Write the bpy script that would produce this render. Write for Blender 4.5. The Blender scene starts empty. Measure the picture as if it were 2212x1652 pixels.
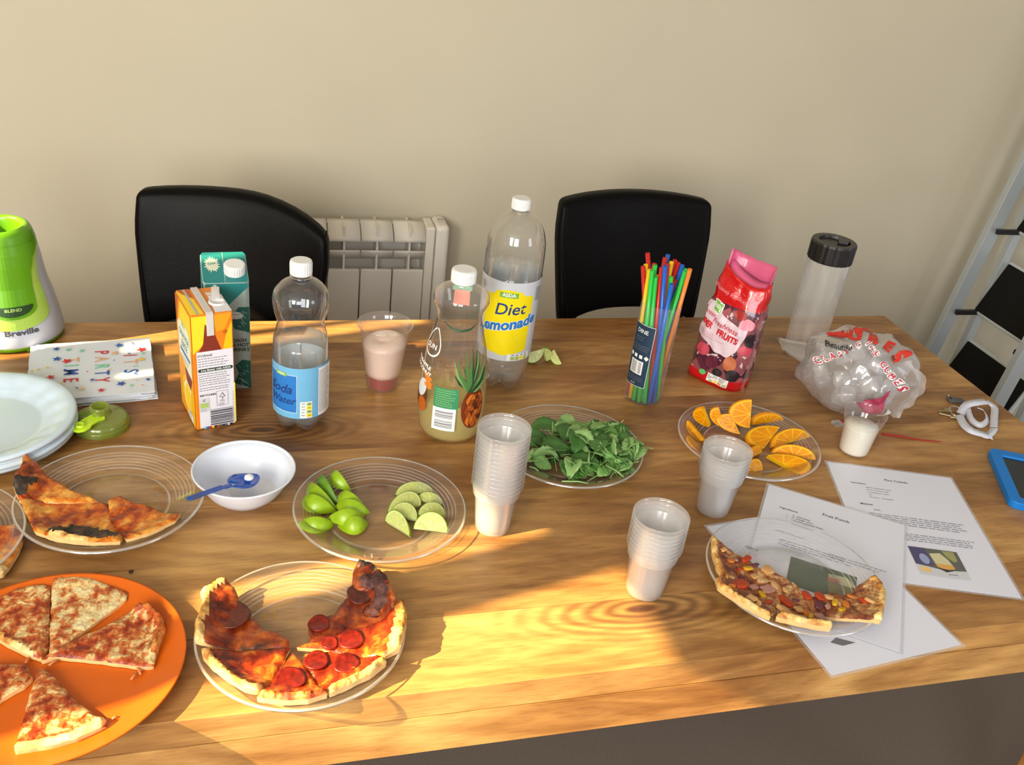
import bpy, bmesh, math, random
from mathutils import Vector, Matrix, noise as mnoise
PI = math.pi
rnd = random.Random(7)
scene = bpy.context.scene
COL = scene.collection

# ---------------------------------------------------------------- camera, world, sun, exposure
TZ = 0.75                                   # height of the table top
FPX, YAW, PITCH, ROLL, CH = 2041.26, -0.31384, 0.50878, 0.12933, 0.82684
fwd = Vector((-math.sin(YAW)*math.cos(PITCH), math.cos(YAW)*math.cos(PITCH), -math.sin(PITCH)))
r0 = Vector((math.cos(YAW), math.sin(YAW), 0)); u0 = r0.cross(fwd)
RGT = math.cos(ROLL)*r0 + math.sin(ROLL)*u0
UPV = -math.sin(ROLL)*r0 + math.cos(ROLL)*u0
CAM = Vector((0, 0, TZ + CH))
cd = bpy.data.cameras.new('camera'); cam = bpy.data.objects.new('camera', cd); COL.objects.link(cam)
cd.sensor_fit = 'HORIZONTAL'; cd.sensor_width = 36; cd.lens = 36*FPX/2212; cd.clip_start = .02
m = Matrix((RGT, UPV, -fwd)).transposed().to_4x4(); m.translation = CAM
cam.matrix_world = m
scene.camera = cam

def at(u, v, z=0.0):
    """point on the level z metres above the table top seen at this place of the photograph"""
    d = fwd + RGT*((u-1106)/FPX) - UPV*((v-826)/FPX)
    t = (z - CH)/d.z
    return Vector((d.x*t, d.y*t, TZ+z))
def aty(u, v, y):
    d = fwd + RGT*((u-1106)/FPX) - UPV*((v-826)/FPX)
    return CAM + d*(y/d.y)

world = bpy.data.worlds.new('world'); scene.world = world; world.use_nodes = True
bg = world.node_tree.nodes['Background']; bg.inputs[0].default_value = (.95, .95, .96, 1); bg.inputs[1].default_value = .46
SAZ, SEL = math.radians(13.5), math.radians(34)
SDIR = Vector((math.cos(SAZ)*math.cos(SEL), math.sin(SAZ)*math.cos(SEL), -math.sin(SEL)))
sl = bpy.data.lights.new('sun', 'SUN'); sl.energy = 20.0; sl.color = (1.0, .80, .42); sl.angle = math.radians(.5)
so = bpy.data.objects.new('sun', sl); COL.objects.link(so); so.location = (-3, -1, 3)
so.rotation_euler = SDIR.to_track_quat('-Z', 'Y').to_euler()
def area(name, loc, target, sx, sy, energy, color):
    l = bpy.data.lights.new(name, 'AREA'); l.shape = 'RECTANGLE'; l.size = sx; l.size_y = sy; l.energy = energy; l.color = color
    o = bpy.data.objects.new(name, l); COL.objects.link(o); o.location = loc
    o.rotation_euler = (Vector(target)-Vector(loc)).to_track_quat('-Z', 'Y').to_euler()
    return o
area('window_light', (-1.62, -.9, 1.75), (.6, 1.6, .9), 1.1, 1.2, 105, (1, .95, .84))      # daylight of the side window
area('window_light', (-.7, -2.2, 1.9), (.6, 1.5, .75), 1.2, 1.4, 55, (.95, .97, 1))      # daylight of the window behind
area('window_light', (2.7, -1.3, 1.7), (.9, 1.5, .8), .8, 1.2, 14, (.92, .96, 1))        # daylight of the window at the right
scene.view_settings.view_transform = 'Standard'; scene.view_settings.look = 'None'
scene.view_settings.exposure = 0.0; scene.view_settings.gamma = 1.0
scene.view_settings.use_curve_mapping = False
cy = scene.cycles
cy.transparent_max_bounces = 64; cy.max_bounces = 12; cy.transmission_bounces = 10; cy.sample_clamp_indirect = 4.0
cy.caustics_reflective = False

# ---------------------------------------------------------------- materials
MATS = {}
def srgb(r, g, b):
    f = lambda c: (c/255/12.92) if c/255 <= .04045 else ((c/255+.055)/1.055)**2.4
    return (f(r), f(g), f(b), 1)
def newmat(name):
    mt = bpy.data.materials.new(name); mt.use_nodes = True
    nt = mt.node_tree; nt.nodes.clear(); out = nt.nodes.new('ShaderNodeOutputMaterial')
    MATS[name] = mt
    return mt, nt, out
def N(nt, t, **kw):
    n = nt.nodes.new('ShaderNode'+t)
    for k, v in kw.items():
        if hasattr(n, k): setattr(n, k, v)
        else: n.inputs[k.replace('_', ' ')].default_value = v
    return n
def ramp(nt, stops, src, interp='LINEAR'):
    n = nt.nodes.new('ShaderNodeValToRGB'); n.color_ramp.interpolation = interp
    e = n.color_ramp.elements
    while len(e) < len(stops): e.new(.5)
    for i, (p, c) in enumerate(stops):
        e[i].position = p; e[i].color = c if len(c) == 4 else (*c, 1)
    nt.links.new(src, n.inputs[0]); return n
def mapping(nt, scale, rot=(0, 0, 0), loc=(0, 0, 0), kind='Object'):
    tc = N(nt, 'TexCoord'); mp = N(nt, 'Mapping')
    mp.inputs['Scale'].default_value = scale; mp.inputs['Rotation'].default_value = rot; mp.inputs['Location'].default_value = loc
    nt.links.new(tc.outputs[kind], mp.inputs[0]); return mp.outputs[0]
def noise(nt, vec, scale, detail=4, rough=.5, dist=0):
    n = N(nt, 'TexNoise'); n.inputs['Scale'].default_value = scale; n.inputs['Detail'].default_value = detail
    n.inputs['Roughness'].default_value = rough; n.inputs['Distortion'].default_value = dist
    nt.links.new(vec, n.inputs['Vector']); return n.outputs['Fac']
def mixc(nt, fac, a, b, blend='MIX'):
    n = nt.nodes.new('ShaderNodeMix'); n.data_type = 'RGBA'; n.blend_type = blend
    for s, v in ((n.inputs[0], fac), (n.inputs[6], a), (n.inputs[7], b)):
        if hasattr(v, 'links'): nt.links.new(v, s)
        else: s.default_value = v
    return n.outputs[2]
def math_(nt, op, a, b=0.0):
    n = nt.nodes.new('ShaderNodeMath'); n.operation = op
    for s, v in ((n.inputs[0], a), (n.inputs[1], b)):
        if hasattr(v, 'links'): nt.links.new(v, s)
        else: s.default_value = v
    return n.outputs[0]
def bump(nt, h, strength, dist, bs):
    b = N(nt, 'Bump'); b.inputs['Strength'].default_value = strength; b.inputs['Distance'].default_value = dist
    nt.links.new(h, b.inputs['Height']); nt.links.new(b.outputs[0], bs.inputs['Normal']); return b
def plain(name, col, rough=.5, metal=0, spec=.5, coat=0, var=0.0, vscale=30, bmp=0, sss=0, alpha=1):
    """principled material with a little colour variation and fine relief"""
    if name in MATS: return MATS[name]
    mt, nt, out = newmat(name); bs = N(nt, 'BsdfPrincipled')
    bs.inputs['Base Color'].default_value = col; bs.inputs['Roughness'].default_value = rough; bs.inputs['Metallic'].default_value = metal
    bs.inputs['Specular IOR Level'].default_value = spec; bs.inputs['Coat Weight'].default_value = coat
    if var or bmp:
        f = noise(nt, mapping(nt, (1, 1, 1)), vscale, 4)
        if var:
            r = ramp(nt, [(.3, tuple(c*(1-var) for c in col[:3])), (.7, tuple(min(1, c*(1+var)) for c in col[:3]))], f)
            nt.links.new(r.outputs[0], bs.inputs['Base Color'])
        if bmp: bump(nt, f, bmp, .002, bs)
    if sss:
        bs.inputs['Subsurface Weight'].default_value = sss; bs.inputs['Subsurface Radius'].default_value = (.01, .008, .004); bs.inputs['Subsurface Scale'].default_value = .5
    nt.links.new(bs.outputs[0], out.inputs[0]); return mt
def clear(name, tint=(1, 1, 1), haze=.03, hazecol=(.9, .9, .9), edge=.75, rough=.03, translucent=False, power=3.0, base=.05, absorb=0.0):
    """thin clear sheet of plastic: passes light, mirrors at grazing angles, a little haze"""
    if name in MATS: return MATS[name]
    mt, nt, out = newmat(name)
    tr = N(nt, 'BsdfTransparent'); tr.inputs[0].default_value = (*tint, 1)
    gl = N(nt, 'BsdfGlossy'); gl.inputs['Roughness'].default_value = rough; gl.inputs[0].default_value = (1, 1, 1, 1)
    df = N(nt, 'BsdfDiffuse'); df.inputs[0].default_value = (*hazecol, 1)
    lw = N(nt, 'LayerWeight'); lw.inputs[0].default_value = .5
    p = math_(nt, 'POWER', lw.outputs['Facing'], power)
    if absorb:
        pa = math_(nt, 'POWER', lw.outputs['Facing'], 4.0); nt.links.new(mixc(nt, pa, (*tint, 1), (*(t*(1-absorb) for t in tint), 1)), tr.inputs[0])
    p_ = p; f = math_(nt, 'MULTIPLY_ADD', p, edge)
    f.node.inputs[2].default_value = base
    body = df.outputs[0]
    if translucent:
        tl = N(nt, 'BsdfTranslucent'); tl.inputs[0].default_value = (*hazecol, 1)
        mx0 = N(nt, 'MixShader'); mx0.inputs[0].default_value = .5; nt.links.new(df.outputs[0], mx0.inputs[1]); nt.links.new(tl.outputs[0], mx0.inputs[2]); body = mx0.outputs[0]
    hz = N(nt, 'MixShader'); nt.links.new(tr.outputs[0], hz.inputs[1]); nt.links.new(body, hz.inputs[2])
    hf = math_(nt, 'MULTIPLY_ADD', p, min(.25, haze*2.0) if haze < .3 else .1); hf.node.inputs[2].default_value = haze; nt.links.new(hf, hz.inputs[0])
    mx = N(nt, 'MixShader'); nt.links.new(f, mx.inputs[0]); nt.links.new(hz.outputs[0], mx.inputs[1]); nt.links.new(gl.outputs[0], mx.inputs[2])
    nt.links.new(mx.outputs[0], out.inputs[0]); return mt

def wood_mat(name, seed, tone, knot=None):
    mt, nt, out = newmat(name); bs = N(nt, 'BsdfPrincipled')
    o = (seed*3.7, seed*1.9, seed*.7)
    v1 = mapping(nt, (1.0, 5.0, 5.0), loc=o); v2 = mapping(nt, (1.6, 4.2, 4.2), loc=(o[1], o[0], 0)); v3 = mapping(nt, (9, 80, 80), loc=o)
    v4 = mapping(nt, (1.2, 2.2, 2.2), loc=(o[2], o[1], 0))
    g = noise(nt, v1, 2.4, 8, .58, 1.6)                       # long grain
    fine = noise(nt, v3, 3.5, 4, .6, .2)                     # pores
    big = noise(nt, v4, 1.3, 3, .5, .4)                      # tone areas
    w = N(nt, 'TexWave', wave_type='RINGS', rings_direction='SPHERICAL'); w.inputs['Scale'].default_value = 3.2; w.inputs['Distortion'].default_value = 7.5
    w.inputs['Detail'].default_value = 3; w.inputs['Detail Scale'].default_value = 1.2; nt.links.new(v2, w.inputs[0])
    k = tone
    A = [srgb(*c) for c in ((112, 76, 44), (160, 117, 68), (188, 146, 90), (208, 170, 110))]
    A = [tuple(min(1, c*k) for c in a[:3]) for a in A]
    base = ramp(nt, [(.22, A[0]), (.42, A[1]), (.56, A[2]), (.78, A[3])], g).outputs[0]
    c = mixc(nt, math_(nt, 'MULTIPLY', w.outputs['Fac'], .22), base, (*A[0], 1))
    if knot:      # (x, y, stretch): rings of a knot round this point of the board
        kv = mapping(nt, (1/knot[2], 1, 0), loc=(-knot[0]/knot[2], -knot[1], 0)); kn = N(nt, 'TexWave', wave_type='RINGS', rings_direction='Z')
        kn.inputs['Scale'].default_value = 34; kn.inputs['Distortion'].default_value = 2.2; kn.inputs['Detail'].default_value = 2; kn.inputs['Detail Scale'].default_value = .8; nt.links.new(kv, kn.inputs[0])
        ln = N(nt, 'VectorMath', operation='LENGTH'); nt.links.new(kv, ln.inputs[0])
        fall = ramp(nt, [(.0, (1, 1, 1)), (.085, (0, 0, 0))], ln.outputs['Value'], 'EASE').outputs[0]
        c = mixc(nt, math_(nt, 'MULTIPLY', math_(nt, 'MULTIPLY', kn.outputs['Fac'], fall), .9), c, (*(a*.8 for a in A[0]), 1))
        core = ramp(nt, [(.0034, (1, 1, 1)), (.0050, (0, 0, 0))], ln.outputs['Value']).outputs[0]; c = mixc(nt, core, c, srgb(70, 34, 18))
    tn = ramp(nt, [(.36, (.62, .47, .36)), (.5, (.90, .82, .72)), (.62, (1.06, 1.02, .92))], big).outputs[0]
    c = mixc(nt, 1.0, c, tn, 'MULTIPLY')
    pf = ramp(nt, [(.34, (.72, .66, .6)), (.5, (1, 1, 1))], fine).outputs[0]
    c = mixc(nt, .6, c, pf, 'MULTIPLY')
    nt.links.new(c, bs.inputs['Base Color']); bs.inputs['Roughness'].default_value = .38
    rr = ramp(nt, [(.3, (.5, .5, .5)), (.7, (.28, .28, .28))], fine); nt.links.new(rr.outputs[0], bs.inputs['Roughness'])
    bump(nt, fine, .12, .002, bs)
    nt.links.new(bs.outputs[0], out.inputs[0]); return mt

def pizza_mat(name, cols, scale=60, char=0.0, rough=.33):
    """cols = dark, red, orange, pale"""
    mt, nt, out = newmat(name); bs = N(nt, 'BsdfPrincipled'); v = mapping(nt, (1, 1, 1))
    n1 = noise(nt, v, scale, 5, .6, .35); n2 = noise(nt, v, scale*.33, 3, .5, .5); n3 = noise(nt, v, scale*3, 3, .6)
    mixn = math_(nt, 'ADD', math_(nt, 'MULTIPLY', n1, .6), math_(nt, 'MULTIPLY', n2, .4))
    c = ramp(nt, [(.38, cols[0]), (.45, cols[1]), (.52, cols[2]), (.60, cols[3])], mixn).outputs[0]
    c = mixc(nt, .5, c, ramp(nt, [(.4, (.55, .45, .4)), (.6, (1.15, 1.1, 1))], n3).outputs[0], 'MULTIPLY')
    if char:
        cf = ramp(nt, [(.62-char*.25, (0, 0, 0)), (.68-char*.25, (1, 1, 1))], n2).outputs[0]
        c = mixc(nt, cf, c, (.035, .022, .018, 1))
    nt.links.new(c, bs.inputs['Base Color']); bs.inputs['Roughness'].default_value = rough
    bump(nt, n1, .6, .004, bs); nt.links.new(bs.outputs[0], out.inputs[0]); return mt

WHITE = plain('white_plastic', (.82, .84, .86, 1), .35)
BLACK = plain('black_plastic', (.012, .011, .011, 1), .35)
CLEAR = clear('clear_plastic', haze=.02)
PETCLEAR = clear('clear_bottle', haze=.02, edge=.9, base=.07, power=2.6, rough=.02, absorb=.5)
PLATECLR = clear('clear_plate', haze=.012, edge=.35, base=.022, power=4, rough=.07, absorb=.2)
PLATERIM = clear('plate_rim_highlight', haze=.26, hazecol=(1, 1, 1), edge=.6, base=.22, power=1.5, rough=.15, translucent=True)  # white haze paints the bright highlight line along the lip
PLATEGRV = clear('plate_groove_glint', haze=.10, hazecol=(1, 1, 1), edge=.4, base=.14, power=2, rough=.16, translucent=True)  # white haze paints glints onto the ridge rings
CUPM = clear('frosted_cup', haze=.34, hazecol=(1.0, 1.0, 1.0), edge=.42, rough=.12, translucent=True, base=.07, power=2.0)
STEEL = plain('steel', (.7, .68, .62, 1), .25, 1)

# ---------------------------------------------------------------- mesh helpers
class MB:
    def __init__(s): s.v = []; s.f = []; s.m = []
    def add(s, vs, fs, mi=0):
        o = len(s.v); s.v += [tuple(v) for v in vs]; s.f += [tuple(i+o for i in f) for f in fs]; s.m += [mi]*len(fs); return s
    def box(s, c, d, mi=0, M=None):
        x, y, z = (a/2 for a in d); P = [Vector((sx*x, sy*y, sz*z)) for sx in (-1, 1) for sy in (-1, 1) for sz in (-1, 1)]
        if M is not None: P = [M @ p for p in P]
        P = [p+Vector(c) for p in P]
        return s.add(P, [(0, 1, 3, 2), (4, 6, 7, 5), (0, 4, 5, 1), (2, 3, 7, 6), (0, 2, 6, 4), (1, 5, 7, 3)], mi)
    def lathe(s, prof, n=48, mi=0, c=(0, 0, 0), fn=None, cap=False):
        o = []; k = len(prof)
        for i in range(n):
            a = 2*PI*i/n
            for r, z in prof:
                p = Vector((r*math.cos(a), r*math.sin(a), z))
                if fn: p = fn(p, a)
                o.append(p+Vector(c))
        fs = [(i*k+j, ((i+1) % n)*k+j, ((i+1) % n)*k+j+1, i*k+j+1) for i in range(n) for j in range(k-1)]
        s.add(o, fs, mi)
        return s
    def tube(s, pts, r, n=8, mi=0, caps=True, r2=None):
        pts = [Vector(p) for p in pts]; k = len(pts); ring = []
        up = Vector((0, 0, 1)); d0 = (pts[1]-pts[0]).normalized()
        if abs(d0.z) > .9: up = Vector((1, 0, 0))
        for i, p in enumerate(pts):
            d = (pts[min(i+1, k-1)]-pts[max(i-1, 0)]).normalized()
            a = d.cross(up).normalized(); b = a.cross(d).normalized(); up = b
            rr = r if r2 is None else r+(r2-r)*i/(k-1)
            ring += [p+a*rr*math.cos(2*PI*j/n)+b*rr*math.sin(2*PI*j/n) for j in range(n)]
        fs = [(i*n+j, i*n+(j+1) % n, (i+1)*n+(j+1) % n, (i+1)*n+j) for i in range(k-1) for j in range(n)]
        if caps: fs += [tuple(reversed(range(n))), tuple(range((k-1)*n, k*n))]
        return s.add(ring, fs, mi)
    def build(s, name, mats, parent=None, smooth=False, bevel=0, solid=0, sub=0, seg=2):
        me = bpy.data.meshes.new(name); me.from_pydata(s.v, [], s.f)
        if not isinstance(mats, (list, tuple)): mats = [mats]
        for mt in mats: me.materials.append(mt)
        for p, mi in zip(me.polygons, s.m): p.material_index = mi; p.use_smooth = bool(smooth)
        bm = bmesh.new(); bm.from_mesh(me)
        bmesh.ops.remove_doubles(bm, verts=bm.verts, dist=1e-6)
        bmesh.ops.recalc_face_normals(bm, faces=bm.faces); bm.to_mesh(me); bm.free()
        o = bpy.data.objects.new(name, me); COL.objects.link(o)
        if parent is not None: o.parent = parent
        if solid: md = o.modifiers.new('solid', 'SOLIDIFY'); md.thickness = solid; md.offset = 0
        if bevel: md = o.modifiers.new('bevel', 'BEVEL'); md.width = bevel; md.segments = seg; md.limit_method = 'ANGLE'
        if sub: md = o.modifiers.new('sub', 'SUBSURF'); md.levels = sub; md.render_levels = sub
        return o
def tag(o, label=None, cat=None, group=None, kind=None):
    if label: o['label'] = label
    if cat: o['category'] = cat
    if group: o['group'] = group
    if kind: o['kind'] = kind
    return o
def thing(name, loc, label, cat, rz=0, group=None, rot=None):
    o = bpy.data.objects.new(name, None); COL.objects.link(o); o.location = loc; o.rotation_euler = rot or (0, 0, rz); o.empty_display_size = .02
    return tag(o, label, cat, group)
def copy_tree(o, parent=None):
    c = o.copy(); COL.objects.link(c)
    if parent is not None: c.parent = parent
    for ch in list(o.children): copy_tree(ch, c)
    return c
def struct(o): o['kind'] = 'structure'; return o

def text_mesh(s, size, bold=0.0, shear=0.0, align='CENTER'):
    cu = bpy.data.curves.new('t', 'FONT'); cu.body = s; cu.size = size; cu.align_x = align; cu.align_y = 'CENTER'
    cu.offset = bold*size; cu.shear = shear; cu.resolution_u = 3
    o = bpy.data.objects.new('t', cu); COL.objects.link(o); dg = bpy.context.evaluated_depsgraph_get()
    me = bpy.data.meshes.new_from_object(o.evaluated_get(dg))
    vs = [(v.co.x, v.co.y) for v in me.vertices]; fs = [tuple(p.vertices) for p in me.polygons]
    bpy.data.objects.remove(o); bpy.data.curves.remove(cu); bpy.data.meshes.remove(me)
    return vs, fs
class Decal:
    """flat print collected in u, v (metres) and layers, then laid on a surface by a mapping function"""
    def __init__(s): s.items = []; s.mats = []; s.lay = 0
    def mi(s, mt):
        if mt not in s.mats: s.mats.append(mt)
        return s.mats.index(mt)
    def poly(s, pts, mt, layer=None):
        s.lay += 1; s.items.append((list(pts), [tuple(range(len(pts)))], s.mi(mt), s.lay if layer is None else layer)); return s
    def rect(s, cx, cy, w, h, mt, rot=0):
        c, n = math.cos(rot), math.sin(rot)
        return s.poly([(cx+x*c-y*n, cy+x*n+y*c) for x, y in ((-w/2, -h/2), (w/2, -h/2), (w/2, h/2), (-w/2, h/2))], mt)
    def ellipse(s, cx, cy, a, b, mt, n=20, rot=0):
        c, q = math.cos(rot), math.sin(rot)
        return s.poly([(cx+a*math.cos(t)*c-b*math.sin(t)*q, cy+a*math.cos(t)*q+b*math.sin(t)*c) for t in (2*PI*i/n for i in range(n))], mt)
    def star(s, cx, cy, r, mt, rot=0):
        s.lay += 1
        P = [(cx, cy)]+[(cx+(r if i % 2 == 0 else r*.42)*math.cos(rot+PI*i/5), cy+(r if i % 2 == 0 else r*.42)*math.sin(rot+PI*i/5)) for i in range(10)]
        s.items.append((P, [(0, 1+i, 1+(i+1) % 10) for i in range(10)], s.mi(mt), s.lay)); return s
    def text(s, t, cx, cy, size, mt, bold=.01, shear=0, rot=0, sx=1, align='CENTER'):
        vs, fs = text_mesh(t, size, bold, shear, align); c, n = math.cos(rot), math.sin(rot); s.lay += 1
        s.items.append(([(cx+x*sx*c-y*n, cy+x*sx*n+y*c) for x, y in vs], fs, s.mi(mt), s.lay)); return s
    def bars(s, cx, cy, w, h, mt, n=14, vertical=True, seed=1):
        r = random.Random(seed); x = -w/2 if vertical else -h/2; L = w if vertical else h
        ws = [r.choice((1, 1, 2, 3)) for _ in range(n)]; un = L/(sum(ws)*1.9)
        s.lay += 1
        for k in ws:
            if vertical: P = [(cx+x, cy-h/2), (cx+x+k*un, cy-h/2), (cx+x+k*un, cy+h/2), (cx+x, cy+h/2)]
            else: P = [(cx-w/2, cy+x), (cx+w/2, cy+x), (cx+w/2, cy+x+k*un), (cx-w/2, cy+x+k*un)]
            s.items.append((P, [(0, 1, 2, 3)], s.mi(mt), s.lay)); x += k*un*1.9
        return s
    def lines(s, x0, y0, w, n, dy, th, mt, seed=1, ragged=.3):
        r = random.Random(seed); s.lay += 1
        for i in range(n):
            x = x0; end = x0+w*(1-r.random()*ragged)
            while x < end:
                l = min(r.uniform(.02, .09)*w+.001, end-x)
                if l < .0006: break
                y = y0-i*dy; s.items.append(([(x, y), (x+l, y), (x+l, y+th), (x, y+th)], [(0, 1, 2, 3)], s.mi(mt), s.lay)); x += l+.012*w+.0005
        return s
    def build(s, name, fn, parent=None, step=0, eps=.00006, base=.0003, stepv=0):
        me = bpy.data.meshes.new(name); bm = bmesh.new()
        lay = bm.verts.layers.float.new('h')
        for P, F, mi, L in s.items:
            vv = []
            for x, y in P:
                v = bm.verts.new((x, y, 0)); v[lay] = base+L*eps; vv.append(v)
            for f in F:
                if len(set(f)) < 3: continue
                try: fc = bm.faces.new([vv[i] for i in f])
                except ValueError: continue
                fc.material_index = mi
        bmesh.ops.triangulate(bm, faces=[f for f in bm.faces if len(f.verts) > 4])
        if step:
            xs = [v.co.x for v in bm.verts]; ys = [v.co.y for v in bm.verts]
            x = math.floor(min(xs)/step)*step
            while x < max(xs):
                bmesh.ops.bisect_plane(bm, geom=bm.verts[:]+bm.edges[:]+bm.faces[:], plane_co=(x, 0, 0), plane_no=(1, 0, 0)); x += step
            sv = stepv or step*2; y = math.floor(min(ys)/sv)*sv
            while y < max(ys):
                bmesh.ops.bisect_plane(bm, geom=bm.verts[:]+bm.edges[:]+bm.faces[:], plane_co=(0, y, 0), plane_no=(0, 1, 0)); y += sv
        hs = []
        for v in bm.verts: hs.append(v[lay])
        # cut vertices keep the layer height of the face they were cut from
        for f in bm.faces:
            h = max(v[lay] for v in f.verts)
            for v in f.verts: v[lay] = h
        for v in bm.verts: v.co = Vector(fn(v.co.x, v.co.y, v[lay]))
        bm.to_mesh(me); bm.free()
        for mt in s.mats: me.materials.append(mt)
        o = bpy.data.objects.new(name, me); COL.objects.link(o)
        if parent is not None: o.parent = parent
        return o
def cyl_map(rfun, z0, th0):
    """u along the girth (metres at radius of the label), v up"""
    R = rfun(z0) if callable(rfun) else rfun
    def f(u, v, h):
        a = th0+u/R; r = (rfun(z0+v) if callable(rfun) else rfun)+h
        return (r*math.cos(a), r*math.sin(a), z0+v)
    return f
def interp(prof):
    pr = sorted(((z, r) for r, z in prof))
    def f(z):
        for (z1, r1), (z2, r2) in zip(pr, pr[1:]):
            if z1 <= z <= z2 and z2 > z1: return r1+(r2-r1)*(z-z1)/(z2-z1)
        return pr[-1][1] if z > pr[-1][0] else pr[0][1]
    return f
def smoothprof(pts, n=5):
    """Catmull-Rom through (r, z)"""
    P = [pts[0]]+list(pts)+[pts[-1]]; o = []
    for i in range(1, len(P)-2):
        p0, p1, p2, p3 = P[i-1:i+3]
        for k in range(n):
            t = k/n
            o.append(tuple(.5*((2*p1[j])+(-p0[j]+p2[j])*t+(2*p0[j]-5*p1[j]+4*p2[j]-p3[j])*t*t+(-p0[j]+3*p1[j]-3*p2[j]+p3[j])*t**3) for j in (0, 1)))
    o.append(tuple(pts[-1])); return [(max(0, r), z) for r, z in o]
def facing(p): return math.atan2(-p[1], -p[0])

# ---------------------------------------------------------------- room
WALLM = plain('wall_paint', (.62, .555, .42, 1), .85, var=.025, vscale=3, spec=.2)
FLOORM = plain('carpet', (.17, .135, .112, 1), .95, var=.22, vscale=420, bmp=.3, spec=.1)
WY = 2.285
struct(MB().box((1.0, WY+.06, 1.25), (5.6, .12, 2.5)).build('wall_back', WALLM))
struct(MB().box((1.0, .4, -.03), (5.6, 4.2, .06)).build('floor', FLOORM))
struct(MB().box((1.0, .4, 2.54), (5.6, 4.2, .08)).build('ceiling', plain('ceiling_paint', (.7, .68, .62, 1), .9)))
WX = -1.7
w = MB()
Y0, Y1, ZA, ZB = -.35, 1.42, TZ+.80, TZ+1.60                  # window opening in the left wall
w.box((WX-.04, (Y0-1.7)/2, 1.25), (.08, Y0+1.7, 2.5)); w.box((WX-.04, (Y1+WY)/2, 1.25), (.08, WY-Y1, 2.5))
w.box((WX-.04, (Y0+Y1)/2, ZA/2), (.08, Y1-Y0, ZA)); w.box((WX-.04, (Y0+Y1)/2, (ZB+2.5)/2), (.08, Y1-Y0, 2.5-ZB))
struct(w.build('wall_left', WALLM))
FRAMEM = plain('window_frame_white', (.8, .8, .78, 1), .4)
SUNMASKM = plain('sun_mask_matt', (.75, .72, .66, 1), .8)
win = bpy.data.objects.new('window_1', None); COL.objects.link(win); win.location = (WX-.04, (Y0+Y1)/2, ZA); struct(win)
fr = MB(); hy = (Y1-Y0)/2
for sy in (-1, 1): fr.box((0, sy*(hy-.015), .4), (.06, .03, .8))
fr.box((0, 0, .01), (.06, 2*hy, .02)); fr.box((0, 0, .79), (.06, 2*hy, .02))
fr.build('frame', FRAMEM, win)
def sun_mask(ya, yb, za, zb):  # unseen panel added to cut the sunlight into patches on the table
    MB().box((.02, (ya+yb)/2-(Y0+Y1)/2, (za+zb)/2-.8), (.006, yb-ya, zb-za)).build('sun_mask_panel', SUNMASKM, win)
for ya, yb, za, zb in [(.527, 1.067, .8, 1.6), (1.082, 1.157, .8, 1.6), (1.192, 1.212, .8, 1.6), (1.272, 1.292, .8, 1.6), (1.067, 1.272, 1.43, 1.6),
                       (1.067, 1.212, .8, 1.068), (1.292, 1.42, 1.17, 1.6), (.377, .477, .8, 1.6), (.477, .527, .8, 1.145), (.477, .527, 1.47, 1.6), (Y0, .377, 1.533, 1.6), (Y0, .377, .8, .935)]:
    sun_mask(ya, yb, za, zb)

# ---------------------------------------------------------------- dining table of wooden boards
TX0, TX1, TY0, TY1 = -1.05, 1.41, .7298, 1.6673
table = thing('dining_table', (.18, 1.2, 0), 'long dining table of golden brown mango wood boards, covered with party food', 'table')
TL = Vector((.18, 1.2, 0))
seams = [TY0, .846, .975, 1.095, 1.222, 1.3455, 1.4675, 1.575, TY1]
for i, (a, b) in enumerate(zip(seams, seams[1:])):
    kx = {0: (.4807, .8247, 3.2), 4: (.02, 1.285, 3.0)}.get(i)
    wm = wood_mat('mango_wood_%d' % i, 5+i*2.3, (1.10, 1.05, .93, 1.03, .97, 1.06, .94, 1.0)[i], (kx[0]-.18, kx[1]-1.2, kx[2]) if kx else None)
    th = .04
    MB().box(Vector(((TX0+TX1)/2, (a+b)/2, TZ-th/2))-TL, (TX1-TX0, b-a-.0006, th)).build('plank', wm, table, bevel=.0008)
apm = wood_mat('mango_wood_front', 31, 1.12)
MB().box(Vector(((TX0+TX1)/2, TY0+.0125, TZ-.0703))-TL, (TX1-TX0, .025, .0585)).build('apron', apm, table)
MB().box(Vector(((TX0+TX1)/2, TY1-.0125, TZ-.0703))-TL, (TX1-TX0, .025, .0585)).build('apron', apm, table)
for x in (TX0+.06, TX1-.06):
    for y in (TY0+.075, TY1-.075):
        MB().box(Vector((x, y, .355))-TL, (.08, .08, .71)).build('leg', apm, table, bevel=.004)

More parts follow.
